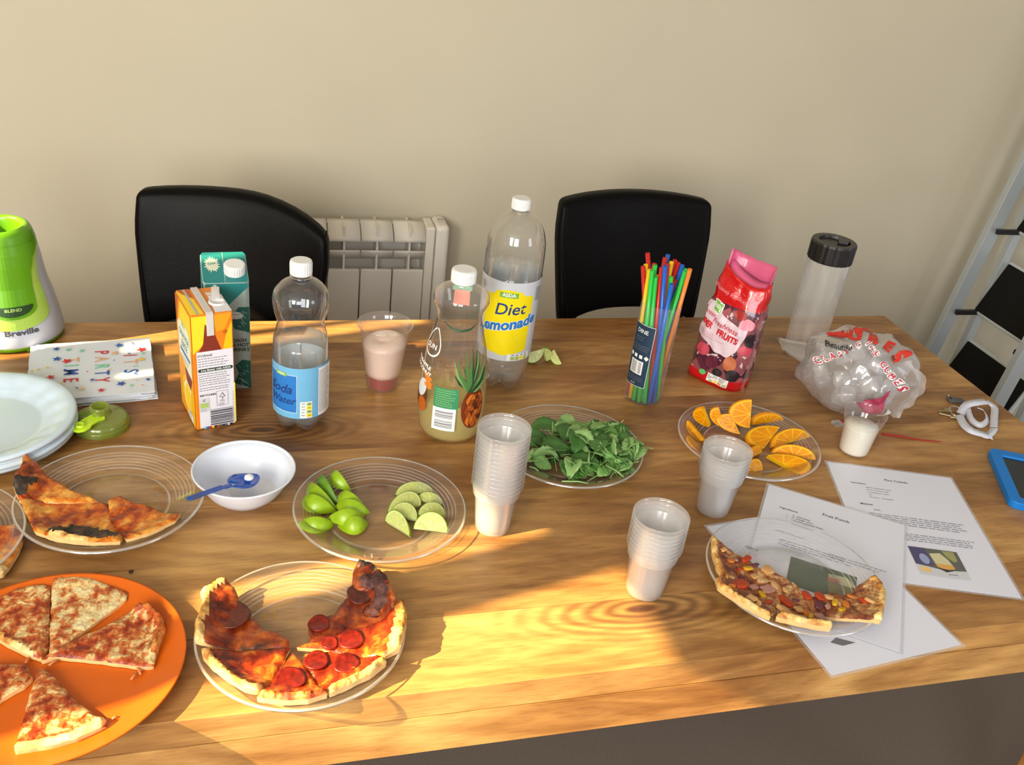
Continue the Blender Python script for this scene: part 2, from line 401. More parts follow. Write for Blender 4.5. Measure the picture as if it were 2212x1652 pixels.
# ---------------------------------------------------------------- radiator
RADM = plain('radiator_enamel', (.80, .75, .66, 1), .35)
DARKM = plain('dark_gap', (.03, .028, .025, 1), .9)
RY = 2.185
xr = aty(921, 500, RY).x
rad = thing('radiator', (xr-.3, RY+.04, .12), 'white ribbed wall radiator between the two black chairs', 'radiator')
RL = Vector((xr-.3, RY+.04, .12))
zt = aty(850, 492, RY).z
def zz(v): return aty(850, v, RY).z
def arcsheet(mb, x0, x1, pts, th=.003):
    n = len(pts)
    mb.add([(x, y, z) for x in (x0, x1) for y, z in pts], [(i, i+1, n+i+1, n+i) for i in range(n-1)])
for k in range(8):
    x1 = xr-k*.0806; x0 = x1-.0775; xm = (x0+x1)/2
    m_ = MB()
    zp = zz(583)
    m_.box(Vector((xm, RY+.006, (zp+.16)/2))-RL, (.0775, .012, zp-.16))
    m_.build('panel', RADM, rad, bevel=.003)
    l1 = MB(); L = []
    for t in range(9): a = t/8; L.append((RY+.055*(1-a)**1.6, zt-(zt-zz(523))*a**1.3))
    arcsheet(l1, x0-RL.x, x1-RL.x, [(y-RL.y, z-RL.z) for y, z in L])
    L = []
    z1, z2 = zz(542), zz(568)
    for t in range(7): a = t/6; L.append((RY+.030*a**2+.002, z1-(z1-z2)*a))
    arcsheet(l1, x0-RL.x, x1-RL.x, [(y-RL.y, z-RL.z) for y, z in L])
    l1.build('louvre', RADM, rad, smooth=True, solid=.003)
    MB().box(Vector((xm, RY+.042, (zt+zp)/2-.006))-RL, (.005, .075, zt-zp+.01)).build('fin', RADM, rad)
b_ = MB().box(Vector((xr-.32, RY+.066, (zt+.16)/2-.012))-RL, (.64, .012, zt-.16)); b_.build('back_plate', RADM, rad)
b_ = MB().box(Vector((xr-.32, RY+.088, (zt+.16)/2))-RL, (.5, .024, .12)); b_.build('wall_bracket', RADM, rad)
e = MB(); prof = [(-.0, .0), (.035, .012), (.075, .018), (.085, .0)]
zb = .14
e.box(Vector((xr+.012, RY+.035, (zt+zb)/2))-RL, (.022, .075, zt-zb+.004)); e.build('end_rib', RADM, rad, bevel=.004)
e = MB().box(Vector((xr+.043, RY+.045, (zt+zb)/2+.004))-RL, (.036, .085, zt-zb)); e.build('control_end', RADM, rad, bevel=.012, seg=4)
MB().lathe([(.006, 0), (.008, .0006), (.0085, .0012)], 16, c=Vector((xr+.043, RY+.045, zt+.006))-RL).build('button', plain('grey_print', (.3, .29, .27, 1), .6), rad)

# ---------------------------------------------------------------- chairs
LEATHER = plain('black_leather', (.0045, .004, .004, 1), .38, spec=.07, bmp=.12, vscale=260)
DWOOD = plain('dark_stained_wood', (.03, .016, .010, 1), .4)
def chair(name, loc, rz, label, lean=.20, wt=.19, wb=.158, droop=0.0, dz=0.0):
    t = thing(name, loc, label, 'chair', rz, 'black dining chairs')
    # local frame: origin on floor under the bottom of the backrest, +y = away from the table
    z0, z1, nu, nv = .685+dz, .955+dz, 14, 10; mb = MB(); V = []
    for s in (0, 1):
        for j in range(nv+1):
            v = j/nv
            for i in range(nu+1):
                u = 2*i/nu-1; hw = wb+(wt-wb)*v**.8
                cu = 1-.055*max(0, v-.75)*4*(abs(u)**6)
                zz_ = z0+(z1-z0)*v+(.012*(1-u*u)-droop*max(0, u)**2*.05)*v+.028*(1-v)**3*(1-abs(u)**3)
                y = lean*(zz_-z0)+.030*u*u*(-1)+(.040 if s else 0)-(.008 if not s else -.004)*(1-u**4)*(1-(2*v-1)**4)
                V.append((u*hw*cu, y, zz_))
    K = (nu+1)*(nv+1); F = []
    idx = lambda s, i, j: s*K+j*(nu+1)+i
    for s in (0, 1):
        for j in range(nv):
            for i in range(nu): F.append((idx(s, i, j), idx(s, i+1, j), idx(s, i+1, j+1), idx(s, i, j+1)))
    for j in range(nv):
        for i in (0, nu): F.append((idx(0, i, j), idx(1, i, j), idx(1, i, j+1), idx(0, i, j+1)))
    for i in range(nu):
        for j in (0, nv): F.append((idx(0, i, j), idx(1, i, j), idx(1, i+1, j), idx(0, i+1, j)))
    mb.add(V, F); mb.build('backrest', LEATHER, t, smooth=True, bevel=.013, seg=4)
    for sx in (-1, 1):     # piping seam and rear legs
        MB().tube([(sx*(wb+(wt-wb)*v**.8-.012), lean*(z1-z0)*v-.030, z0+.02+(z1-z0-.05)*v) for v in (0, .25, .5, .75, 1)], .0014, 6).build('seam', LEATHER, t)
        MB().add([(sx*(wb-.026)-.018*a, b, z) for z, b0 in ((.72, 0), (.45, -.03), (0, .06)) for a, b in ((sx, b0), (-sx*.4, b0), (-sx*.4, b0+.035), (sx, b0+.035))],
                 [(0, 1, 5, 4), (1, 2, 6, 5), (2, 3, 7, 6), (3, 0, 4, 7), (4, 5, 9, 8), (5, 6, 10, 9), (6, 7, 11, 10), (7, 4, 8, 11), (0, 3, 2, 1), (8, 9, 10, 11)]).build('leg', DWOOD, t)
        MB().tube([(sx*.17, -.38, .44), (sx*.17, -.385, 0)], .018, 8, r2=.014).build('leg', DWOOD, t)
    MB().box((0, -.20, .455), (.40, .42, .07)).build('seat', LEATHER, t, smooth=True, bevel=.02, seg=3)
    return t
pl, pr_ = aty(300, 470, 1.875), aty(700, 520, 1.76)
chair('dining_chair', (-.028, 1.79, 0), math.radians(-17), 'black leather dining chair angled behind the two juice cartons, left of the radiator', droop=.9, wt=.197, wb=.168, dz=-.027)
chair('dining_chair', (.828, 1.79, 0), math.radians(4), 'black leather dining chair behind the tube of coloured straws', wt=.19, wb=.166, dz=-.004)

# ---------------------------------------------------------------- step ladder at the right
ALU = plain('ladder_aluminium', (.50, .54, .55, 1), .4, .25)
RUB = plain('black_tread', (.012, .011, .009, 1), .9, spec=.15, bmp=.5, vscale=300)
LWH = plain('ladder_white_edge', (.62, .65, .64, 1), .45)
lad = thing('step_ladder', (2.05, 2.0, 0), 'light grey aluminium step ladder with black treads beside the right end of the table', 'ladder')
LL = Vector((2.05, 2.0, 0))
ra, rb = aty(2010, 760, 2.16), aty(2212, 360, 2.16)
sl_ = (rb-ra)/(rb.z-ra.z)
for yy in (2.16, 1.855):
    P0 = Vector((ra.x-sl_.x*ra.z, yy, 0)); P1 = P0+Vector((sl_.x, 0, 1))*1.72
    ang = math.atan(sl_.x); c_ = (P0+P1)/2
    MB().box(c_-LL, (.044, .022, 1.73), M=Matrix.Rotation(ang, 3, 'Y')).build('front_rail', ALU, lad, bevel=.002)
    Q0 = P0+Vector((.135, 0, 0)); Q1 = P1+Vector((.03, 0, -.05)); d_ = Q1-Q0
    MB().box((Q0+Q1)/2-LL, (.026, .022, d_.length), M=Matrix.Rotation(math.atan(d_.x/d_.z), 3, 'Y')).build('rear_rail', ALU, lad, bevel=.002)
tv = Vector((.045, 0, .113)).normalized()          # the treads are folded up steeply
for k in range(-2, 3):
    c0 = Vector((2.164+k*.038, 2.008, TZ-.146+k*.2565))
    yv = Vector((0, 1, 0)); Mx = Matrix((tv, yv, tv.cross(yv))).transposed()
    MB().box(c0-LL, (.178, .285, .014), M=Mx).build('tread_frame', LWH, lad, bevel=.006)
    n_ = tv.cross(yv); n_ = n_ if n_.x < 0 else -n_
    MB().box(c0-LL+n_*.009, (.160, .268, .006), M=Mx).build('tread', RUB, lad, bevel=.004)
    q = c0-tv*.083; xx = P0.x+sl_.x*q.z
    for yy in (2.135, 1.88):
        MB().box(Vector(((q.x+xx)/2, yy, q.z))-LL, (abs(q.x-xx)+.01, .010, .014)).build('clip', BLACK, lad)

# ---------------------------------------------------------------- shared print colours and paper
def flat(name, rgb, rough=.5): return plain(name, srgb(*rgb), rough)
PW = flat('print_white', (240, 240, 238)); PK = flat('print_black', (28, 28, 30)); PG = flat('print_grey', (112, 112, 116))
PGREEN = flat('print_logo_green', (122, 178, 66)); PNAVY = flat('print_navy', (24, 62, 128)); PSKY = flat('print_sky', (112, 178, 218))
PBLUE = flat('print_blue', (38, 118, 196)); PYEL = flat('print_yellow', (246, 222, 0)); PRED = flat('print_red', (206, 26, 30))
PLG = flat('print_light_green', (170, 196, 110))
def flatmap(o=(0, 0, 0), rz=0):
    M = Matrix.Translation(o) @ Matrix.Rotation(rz, 4, 'Z')
    return lambda u, v, h: tuple(M @ Vector((u, v, h)))
def facemap(o, ux, vx, n):
    o, ux, vx, n = Vector(o), Vector(ux).normalized(), Vector(vx).normalized(), Vector(n).normalized()
    return lambda u, v, h: tuple(o+ux*u+vx*v+n*h)

# ---------------------------------------------------------------- bottles
CAPM = plain('white_cap', (.80, .80, .80, 1), .4)
def bottle_cap(parent, r, h, z, ribs=28, name='cap', mt=None):
    def fn(p, a):
        k = 1+.02*(math.cos(a*ribs)) if .15*h < p.z < .85*h and math.hypot(p.x, p.y) > r*.9 else 1
        return Vector((p.x*k, p.y*k, p.z))
    b = MB().lathe([(r*.94, 0), (r, .001), (r, h*.2), (r, h*.8), (r*.96, h*.95), (r*.85, h), (0, h)], ribs*4, c=(0, 0, z), fn=lambda p, a: fn(p, a))
    return b.build(name, mt or CAPM, parent, smooth=False)
def petals(n, depth, zmax):
    def fn(p, a):
        if p.z < zmax:
            t = 1-p.z/zmax; k = abs(math.cos(a*n/2))
            return Vector((p.x*(1-.10*t*(1-k)), p.y*(1-.10*t*(1-k)), p.z+depth*t*(1-k)**.8))
        return p
    return fn
WATER = clear('soda_water', (.97, .99, 1.0), haze=.17, hazecol=(.80, .88, .92), edge=.5, base=.05, power=2, rough=.05, translucent=True, absorb=.3)
def liquid(parent, prof, z1, mt, shrink=.0012, z0=.004, name='liquid', n=48, fn=None):
    f = interp(prof); P = [(0, z0)]; k = 14
    for i in range(k+1):
        z = z0+(z1-z0)*i/k; P.append((max(.004, f(z)-shrink), z))
    P.append((0, z1)); return MB().lathe(P, n, fn=fn).build(name, mt, parent, smooth=True)

# soda water bottle
pos = at(649, 908); pos = Vector((.0802, 1.3084, TZ)); F0 = facing(pos)
soda = thing('soda_bottle', pos, 'clear waisted bottle of soda water with blue label and white cap', 'bottle', group=None)
sp = [(.010, .003), (.030, .001), (.037, .005), (.0402, .012), (.0418, .027), (.0418, .06), (.0418, .108), (.0420, .13), (.0412, .150), (.0378, .163), (.0350, .177), (.0372, .187), (.0405, .199), (.0420, .213), (.0405, .224), (.0365, .232), (.0280, .241), (.0165, .2475), (.0135, .2500), (.0135, .262)]
spf = smoothprof(sp, 3)
MB().lathe(spf, 60, fn=petals(5, .011, .03)).build('body', PETCLEAR, soda, smooth=True)
MB().lathe([(.0137, 0), (.0165, .0005), (.0165, .002), (.0137, .0025)], 32, c=(0, 0, .2505)).build('neck_ring', PETCLEAR, soda, smooth=True)
bottle_cap(soda, .0162, .022, .2545)
liquid(soda, sp, .148, WATER, fn=petals(5, .011, .03))
d = Decal(); R = .0422
d.rect(0, 0, 2*PI*R*.985, .088, PSKY); d.rect(-.0315, -.001, .052, .064, PBLUE)
for a, b, w_, h_ in ((-.0315, .0315, .052, .0006), (-.0315, -.0335, .052, .0006), (-.0573, -.001, .0006, .0655), (-.0057, -.001, .0006, .0655)): d.rect(a, b, w_, h_, PW)
d.rect(-.0315, .0315, .020, .0065, PGREEN); d.text('ASDA', -.0315, .0315, .0055, PW, .03)
d.text('Soda', -.0345, .006, .0215, PNAVY, .02, .3); d.text('Water', -.0315, -.0135, .0175, PNAVY, .015, .3)
d.rect(.0085, -.028, .0185, .029, PW); 
for i in range(4): d.rect(.013, -.018-i*.0066, .0075, .0055, (PLG, PYEL, PLG, PYEL)[i]); d.text('%d%%' % (0, 1, 0, 2)[i], .013, -.018-i*.0066, .0035, PK)
d.lines(.0015, -.017, .006, 5, .0052, .0011, PK, 3)
d.rect(.0445, .0, .034, .084, PW); d.lines(.0290, .036, .026, 26, .0029, .0009, PK, 5)
d.build('label', cyl_map(.0422, .0735, F0), soda, step=.004)
LINING = plain('label_lining', (.75, .76, .76, 1), .8)
d = Decal(); d.rect(0, 0, 2*PI*.0422*.985, .088, LINING); d.build('label_back', cyl_map(.0419, .0735, F0), soda, step=.004)

# diet lemonade bottle
pos = Vector((.4365, 1.418, TZ)); F0 = facing(pos)
lemo = thing('lemonade_bottle', pos, 'tall two litre clear bottle of diet lemonade with yellow label', 'bottle')
lp = [(.012, .004), (.030, .001), (.0385, .006), (.0445, .026), (.0466, .05), (.0472, .077), (.0485, .14), (.0494, .2), (.0498, .227), (.0497, .25), (.0484, .271), (.0425, .291), (.0315, .305), (.0170, .315), (.0136, .3185), (.0136, .333)]
MB().lathe(smoothprof(lp, 3), 60, fn=petals(5, .014, .045)).build('body', PETCLEAR, lemo, smooth=True)
MB().lathe([(.0137, 0), (.0170, .0005), (.0170, .002), (.0137, .0025)], 32, c=(0, 0, .3195)).build('neck_ring', PETCLEAR, lemo, smooth=True)
bottle_cap(lemo, .0155, .0185, .3235)
liquid(lemo, lp, .222, WATER, fn=petals(5, .014, .045))
d = Decal(); lr = interp(lp); hh = .147
d.rect(0, 0, 2*PI*.0486*.985, hh, flat('label_silver', (205, 208, 214)))
ylw = [(-.043, -.056), (-.010, -.061), (0, -.063), (.010, -.061), (.043, -.054), (.0445, .048), (.026, .050), (.022, .056), (.012, .0585), (0, .0600), (-.012, .0585), (-.022, .056), (-.026, .049), (-.0435, .046)]
d.poly(ylw, PYEL); d.rect(0, .0505, .031, .0095, PGREEN); d.text('ASDA', 0, .0505, .009, PW, .035)
d.text('Diet', .003, .024, .030, PNAVY, .012, .25, rot=.09)
d.text('Lemonade', -.001, -.005, .0265, PW, .075, .28, rot=.20); d.text('Lemonade', -.001, -.005, .0265, PBLUE, .04, .28, rot=.20)
r_ = random.Random(4)
for i in range(16): d.ellipse(r_.uniform(-.038, .038), r_.uniform(-.05, .045), .0012, .0017, flat('label_drop', (240, 228, 90)), 8)
d.rect(.030, -.0655, .044, .013, PW)
for i in range(4): d.rect(.018+i*.0085, -.0675, .0072, .007, (PLG, PLG, PYEL, PLG)[i]); d.rect(.018+i*.0085, -.0615, .005, .0012, PK)
d.lines(-.056, .064, .014, 5, .003, .0010, PK, 2); d.lines(.048, .062, .016, 9, .003, .0010, PK, 8); d.lines(-.062, -.058, .016, 4, .003, .0011, PK, 6)
d.build('label', cyl_map(lambda z: lr(z)+.0003, .139, F0-.02), lemo, step=.004, stepv=.012)
d = Decal(); d.rect(0, 0, 2*PI*.0486*.985, hh, LINING); d.build('label_back', cyl_map(lambda z: lr(z)+.00005, .139, F0-.02), lemo, step=.004, stepv=.012)

# pineapple and coconut drink bottle
pos = Vector((.3135, 1.2611, TZ)); F0 = facing(pos)
coco = thing('juice_bottle', pos, 'shapely clear bottle printed with a pineapple, a little yellow juice left in it', 'bottle')
cp = [(.010, .003), (.034, .001), (.0440, .006), (.0500, .016), (.0526, .035), (.0527, .06), (.0517, .1), (.0473, .15), (.0412, .177), (.0358, .199), (.0345, .209), (.0368, .220), (.0415, .231), (.0430, .238), (.0410, .246), (.0340, .252), (.0215, .258), (.0165, .2605), (.0165, .268)]
cpf = smoothprof(cp, 3)
MB().lathe(cpf, 56).build('body', PETCLEAR, coco, smooth=True)
bottle_cap(coco, .0187, .021, .2635, 36)
JUICE = clear('pale_juice', (.96, .92, .66), haze=.5, hazecol=(1, .90, .38), edge=.1, base=.02, translucent=True)
liquid(coco, cp, .072, JUICE)
cr = interp(cpf); d = Decal(); r_ = random.Random(12)
PO = [flat('pineapple_%d' % i, c) for i, c in enumerate([(150, 66, 20), (186, 92, 26), (118, 48, 18), (208, 116, 34), (92, 40, 18)])]
cx, cz, pa, pb = .036, -.020, .021, .037
d.ellipse(cx, cz, pa, pb, PO[2], 22)
for j in range(7):
    for i in range(5):
        x0 = -1+i*.42+(j % 2)*.21; y0 = -.9+j*.27
        def q(x, y): return (cx+pa*x*math.sqrt(max(0, 1-.85*y*y)), cz+pb*y)
        for k in range(2):
            tri = [(x0, y0), (x0+.40, y0+.02), (x0+.2, y0+.25)] if k else [(x0+.2, y0+.25), (x0+.60, y0+.27), (x0+.4, y0+.02)]
            if all(abs(a) < 1.0 and abs(b) < .93 for a, b in tri): d.poly([q(a*.98, b) for a, b in tri], PO[r_.choice((0, 1, 1, 3, 4))])
LG = [flat('leafprint_%d' % i, c) for i, c in enumerate([(36, 74, 40), (74, 120, 60), (120, 158, 92), (24, 52, 32)])]
for i in range(26):
    a = math.radians(-62+i*4.6+r_.uniform(-3, 3)); L = r_.uniform(.050, .078)*(1-.35*abs(a)); bx = cx-.004+r_.uniform(-.009, .009); bw = r_.uniform(.0020, .0034)
    mid = (bx+math.sin(a)*L*.5, cz+.034+math.cos(a)*L*.45); tip = (bx+math.sin(a)*L*.82, cz+.034+math.cos(a)*L+.006)
    d.poly([(bx-bw, cz+.031), (mid[0]-bw*.9, mid[1]), tip, (mid[0]+bw*.9, mid[1]), (bx+bw, cz+.031)], LG[r_.choice((0, 1, 1, 2, 3))])
d.rect(-.009, -.001, .036, .036, flat('label_leaf_green', (52, 140, 96))); d.lines(-.024, .013, .030, 8, .0038, .0008, PLG, 7)
d.rect(-.010, -.037, .034, .040, PW); d.bars(-.010, -.028, .026, .013, PG, 7, False, 3); d.bars(-.010, -.045, .026, .013, PG, 7, False, 5)
d.ellipse(-.052, -.008, .013, .024, flat('coconut_shell', (92, 56, 30)), 20, -.1); d.ellipse(-.052, .004, .0095, .0165, flat('coconut_flesh', (216, 220, 224)), 18, -.25)
d.ellipse(-.049, -.024, .009, .013, PO[1], 16)
for i in range(8): d.ellipse(-.040+r_.uniform(-.006, .006), .010+i*.0028, .0045, .003, flat('splash_orange', (232, 128, 40)), 8, r_.uniform(-1, 1))
d.text('PINEAPPLE', -.058, .044, .0085, PW, .04, rot=-.2); d.text('COCONUT', -.058, .034, .0085, PW, .04, rot=-.2)
d.text('1.5L', .060, .028, .007, PW, .0)
d.build('printed_design', cyl_map(lambda z: cr(z)+.0003, .092, F0), coco, step=.004, stepv=.008)
d = Decal()
for i in range(28):
    a0, a1 = 2*PI*i/28, 2*PI*(i+1)/28
    P = []
    for a, k in ((a0, 1), (a1, 1), (a1, .88), (a0, .88)):
        rr = 1+.0*a; P.append((.0155*k*math.sin(a)*(1-.35*math.cos(a)), .0230*k*math.cos(a)))
    d.poly(P, PW)
d.text('SUN', 0, -.006, .011, PW, .02)
d.build('drop_emblem', cyl_map(lambda z: cr(z)+.0003, .172, F0-.95), coco, step=.004, stepv=.006)
d = Decal(); d.rect(0, .006, .030, .012, flat('green_tint', (150, 190, 160)))
d.poly([(-.012, 0), (.012, 0), (.016, -.022), (-.016, -.022)], flat('melon_pink', (222, 140, 120)))
d.build('rear_print', cyl_map(lambda z: cr(z)-.0010, .232, F0+PI), coco, step=.004, stepv=.006)
d = Decal(); d.poly([(-.030, .006), (-.015, -.003), (0, -.0058), (.015, -.003), (.030, .008), (.015, .0005), (0, -.0022), (-.015, .0005)], LG[0])
d.build('green_arc', cyl_map(lambda z: cr(z)+.0004, .203, F0+.12), coco, step=.004, stepv=.004)

# clear bottle with a black screw cap
pos = Vector((1.0945, 1.492, TZ)); F0 = facing(pos)
bk = thing('shaker_bottle', pos, 'empty clear straight bottle with a black screw cap behind the ice bag', 'bottle')
MB().lathe([(.0, .003), (.030, .001), (.0365, .004), (.0385, .01), (.0392, .07), (.0396, .10), (.0388, .104), (.0400, .108), (.0414, .2), (.040, .215)], 48).build('body', clear('scuffed_clear', haze=.14, edge=.55, base=.06, power=2.0, rough=.12), bk, smooth=True)
capb = MB().lathe([(.0425, 0), (.0428, .002), (.0432, .034), (.0415, .038), (.030, .038), (.028, .033), (0, .033)], 96, c=(0, 0, .210), fn=lambda p, a: Vector((p.x*(1+.012*math.cos(24*a)), p.y*(1+.012*math.cos(24*a)), p.z)) if math.hypot(p.x, p.y) > .041 else p)
capb.build('cap', BLACK, bk)
MB().box((.02*math.cos(F0+2.2), .02*math.sin(F0+2.2), .246), (.030, .020, .008), M=Matrix.Rotation(F0, 3, 'Z')).build('flip_catch', BLACK, bk, bevel=.002)

# ---------------------------------------------------------------- plastic cups
def cup_prof(H=.078, ribs=True):
    P = [(0, .003), (.020, .003), (.0225, .0), (.0238, .001), (.0245, .004), (.0293, .056)]
    z = .0565
    P += [(.0312, .0585)]
    if ribs:
        for k in range(7):
            P += [(.0314+k*.00035, .060+k*.0024), (.0325+k*.00035, .0612+k*.0024)]
    P += [(.0346, .0765), (.0358, .0772), (.0364, .0780), (.0360, .0786)]
    return P
cup_me = MB().lathe(cup_prof(), 48)
ORD = ['first', 'second', 'third', 'fourth', 'fifth', 'sixth', 'seventh', 'eighth', 'ninth', 'tenth', 'eleventh', 'twelfth', 'thirteenth']
def stack(px, n, pitch, gname, toplabel, label, lean=0):
    base = Vector((px[0], px[1], TZ))
    for k in range(n):
        o = MB()
        o = bpy.data.objects.new('plastic_cup', CUPDATA); COL.objects.link(o); o.location = base+Vector((0, 0, k*pitch)); o.rotation_euler = (0, 0, k*1.7)
        tag(o, toplabel if k == n-1 else (('lowest cup, standing on the table, ' if k == 0 else ORD[n-1-k]+' cup from the top ')+label), 'cup', gname)
_c = cup_me.build('plastic_cup', CUPM, None, smooth=True); CUPDATA = _c.data; bpy.data.objects.remove(_c)
stack((.3260, 1.0105), 14, .00675, 'cups nested in the tallest stack', 'top cup of the tallest stack of frosted cups, beside the mint plate', 'of the tallest frosted stack beside the mint')
stack((.498, .859), 8, .0066, 'cups nested in the sunlit stack', 'top cup of the sunlit stack of frosted cups near the table front', 'of the sunlit frosted stack at the table front')
stack((.6705, 1.0155), 6, .0064, 'cups nested in the shortest stack', 'top cup of the shortest stack, in front of the orange slices', 'of the shortest frosted stack before the oranges')
# cup of milky drink
mc = thing('drink_cup', (.9985, 1.146, TZ), 'small clear cup half filled with white milky drink', 'cup')
cm = MB(); cm.lathe(cup_prof(), 48); cm.build('cup_wall', clear('clear_cup', haze=.06, edge=.5, base=.06, power=2, translucent=True), mc, smooth=True)
MILK = plain('milk', (.86, .83, .74, 1), .4, sss=.3)
liquid(mc, [(.0238, .001), (.0245, .004), (.0293, .056), (.031, .06)], .053, MILK, .0006, .0035, 'milky_drink')
# rounder cup of pink slush
pk = thing('drink_cup', (.2245, 1.4128, TZ), 'wide clear cup of pale pink slush over red syrup, behind the soda bottle', 'cup')
pp = [(0, .003), (.0245, .003), (.026, 0), (.0268, .004), (.0294, .025), (.0345, .062), (.0378, .084), (.0385, .088), (.0400, .104), (.0440, .116), (.0470, .1185), (.0476, .1190), (.0472, .1198)]
MB().lathe(smoothprof(pp[2:], 2), 48).build('cup_wall', clear('clear_cup_wide', (1, .96, .95), haze=.13, hazecol=(.95, .86, .82), edge=.6, base=.08, power=2, translucent=True), pk, smooth=True)
SL = plain('pink_slush', (.86, .70, .60, 1), .35, bmp=.5, vscale=160, sss=.2); SY = plain('red_syrup', (.28, .02, .015, 1), .2, bmp=.3, vscale=200)
liquid(pk, pp[3:], .026, SY, .0007, .003, 'red_syrup'); 
f_ = interp(pp[3:]); P = []
for i in range(9): z = .026+(.086-.026)*i/8; P.append((f_(z)-.0007, z))
P += [(.030, .090), (.018, .094), (.008, .088), (0, .090)]
MB().lathe([(0, .026)]+P, 48, fn=lambda p, a: p+Vector((0, 0, .004*math.sin(a+1) if p.z > .08 else 0))).build('slush', SL, pk, smooth=True)

# ---------------------------------------------------------------- plates
def clear_plate_prof(R=.118):
    P = [(0, .0022), (R*.60, .0022), (R*.615, .0010), (R*.63, .0012), (R*.66, .0035)]
    for k in range(6):
        r = R*(.69+k*.04); z = .0055+k*.0019
        P += [(r, z), (r+R*.006, z+.0014)]
    P += [(R*.93, .0165), (R*.965, .0172), (R*.985, .0178), (R*.993, .0190), (R*1.0, .0192), (R*1.006, .0184), (R*1.004, .0168)]
    return P
_pp = clear_plate_prof(); _pm = MB().lathe(_pp, 96); _k = len(_pp)-1
for _i in range(len(_pm.m)):
    j = _i % _k; _pm.m[_i] = 1 if j >= _k-3 else (2 if (j >= 5 and (j-5) % 2 == 0 and j < 17) or j in (1, 2) else 0)
_p = _pm.build('clear_plate', [PLATECLR, PLATERIM, PLATEGRV], None, smooth=True); PLDATA = _p.data; bpy.data.objects.remove(_p)
def clear_plate(x, y, label, dz=.0003, tilt=(0, 0)):
    o = bpy.data.objects.new('clear_plate', PLDATA); COL.objects.link(o); o.location = (x, y, TZ+dz); o.rotation_euler = (tilt[0], tilt[1], 0)
    md = o.modifiers.new('solid', 'SOLIDIFY'); md.thickness = .0009; md.offset = 1
    return tag(o, label, 'plate')
PC = [(.1734, 1.0495), (.491, 1.1803), (.8058, 1.1702), (.7066, .8428), (.0535, .8263), (-.1794, 1.1086)]
clear_plate(*PC[0], 'clear plastic plate holding lime wedges and lime slices')
clear_plate(*PC[1], 'clear plastic plate under the heap of mint leaves')
clear_plate(*PC[2], 'clear plastic plate holding the orange slices')
clear_plate(*PC[3], 'clear plastic plate of vegetable pizza lying on the printed papers', .0035)
clear_plate(*PC[4], 'clear plastic plate of pepperoni pizza in the sun at the table front')
clear_plate(*PC[5], 'clear plastic plate with three charred cheese pizza slices')
q = at(50, 1140, .015); clear_plate(q.x-.118+.003, q.y-.012, 'clear plastic plate cut off at the left edge, with red pizza')
# orange plate
OC, OR = Vector((-.2125, .8175)), .1393
opm = plain('orange_melamine', srgb(200, 92, 12), .33, coat=.0, spec=.4)
op = MB().lathe([(0, .004), (OR*.62, .004), (OR*.74, .0048), (OR*.90, .0115), (OR*.985, .0165), (OR, .0178), (OR*1.0, .0150), (OR*.9, .0085), (OR*.75, .0016), (OR*.6, 0), (0, 0)], 96).build('orange_plate', opm, None, smooth=True)
op.location = (OC.x, OC.y, TZ+.0003); tag(op, 'round orange plate of cheese pizza slices in the lower left corner', 'plate')
# white plastic plates, fluted inside
c0 = at(-5, 905, .02); WPR = .125
wq = at(165, 893, .028); wc = Vector((wq.x-WPR, wq.y-.012))
def wprof(p, a):
    r = math.hypot(p.x, p.y)
    if WPR*.66 < r < WPR*.93: k = 1-.030*math.cos(18*a)*math.sin(PI*(r/WPR-.66)/.27); return Vector((p.x*k, p.y*k, p.z))
    return p
WP = plain('white_blue_plastic', (.58, .70, .80, 1), .28)
wpm = None
for k in range(4):
    if wpm is None:
        o = MB().lathe([(0, .0012), (WPR*.60, .0012), (WPR*.66, .0015), (WPR*.72, .0075), (WPR*.76, .009), (WPR*.80, .0115), (WPR*.86, .0165), (WPR*.92, .0195), (WPR*.985, .0205), (WPR, .0195), (WPR*1.003, .0150)], 144, fn=wprof).build('white_plate', WP, None, smooth=True); wpm = o.data
    else: o = bpy.data.objects.new('white_plate', wpm); COL.objects.link(o)
    md = o.modifiers.new('solid', 'SOLIDIFY'); md.thickness = .0012; md.offset = 1
    o.location = (wc.x+(.0, .0015, -.001, .001)[k], wc.y+(0, -.0012, .001, 0)[k], TZ+.0004+k*.0058); o.rotation_euler = (0, 0, 0)
    tag(o, ('lowest white plastic plate of the stack at the left edge', 'white plastic plate second from the bottom of the stack at the left', 'white plastic plate second from the top of the stack at the left', 'uppermost white fluted plastic plate at the left edge, beside the green lid')[k], 'plate', 'white plates stacked at the left edge')
# white bowl
bw = MB().lathe(smoothprof([(0, .002), (.034, .002), (.038, 0), (.041, .003), (.050, .012), (.0605, .030), (.0665, .044), (.0695, .0455), (.0700, .0440), (.0695, .0425)], 3)+[(.0675, .0425), (.066, .043), (.059, .030), (.049, .0135), (.040, .0045), (.034, .0038), (0, .0038)], 72).build('white_bowl', plain('bowl_plastic', (.70, .74, .84, 1), .22), None, smooth=True)
bw.location = (-.0075, 1.1195, TZ); tag(bw, 'small white plastic bowl with a little sugar and a blue spoon', 'bowl')
su = MB().lathe([(.0, .0135), (.012, .012), (.022, .0085), (.030, .0052), (.033, .0041)], 32, fn=lambda p, a: p*1.0+Vector((0, 0, .0012*math.sin(3*a)*math.hypot(p.x, p.y)/.03))).build('sugar', plain('sugar_white', (.86, .87, .9, 1), .7, bmp=.8, vscale=900), None, smooth=True)
su.location = bw.location+Vector((.012, .002, 0)); tag(su, 'patch of white sugar at the bottom of the white bowl', 'sugar', kind='stuff')
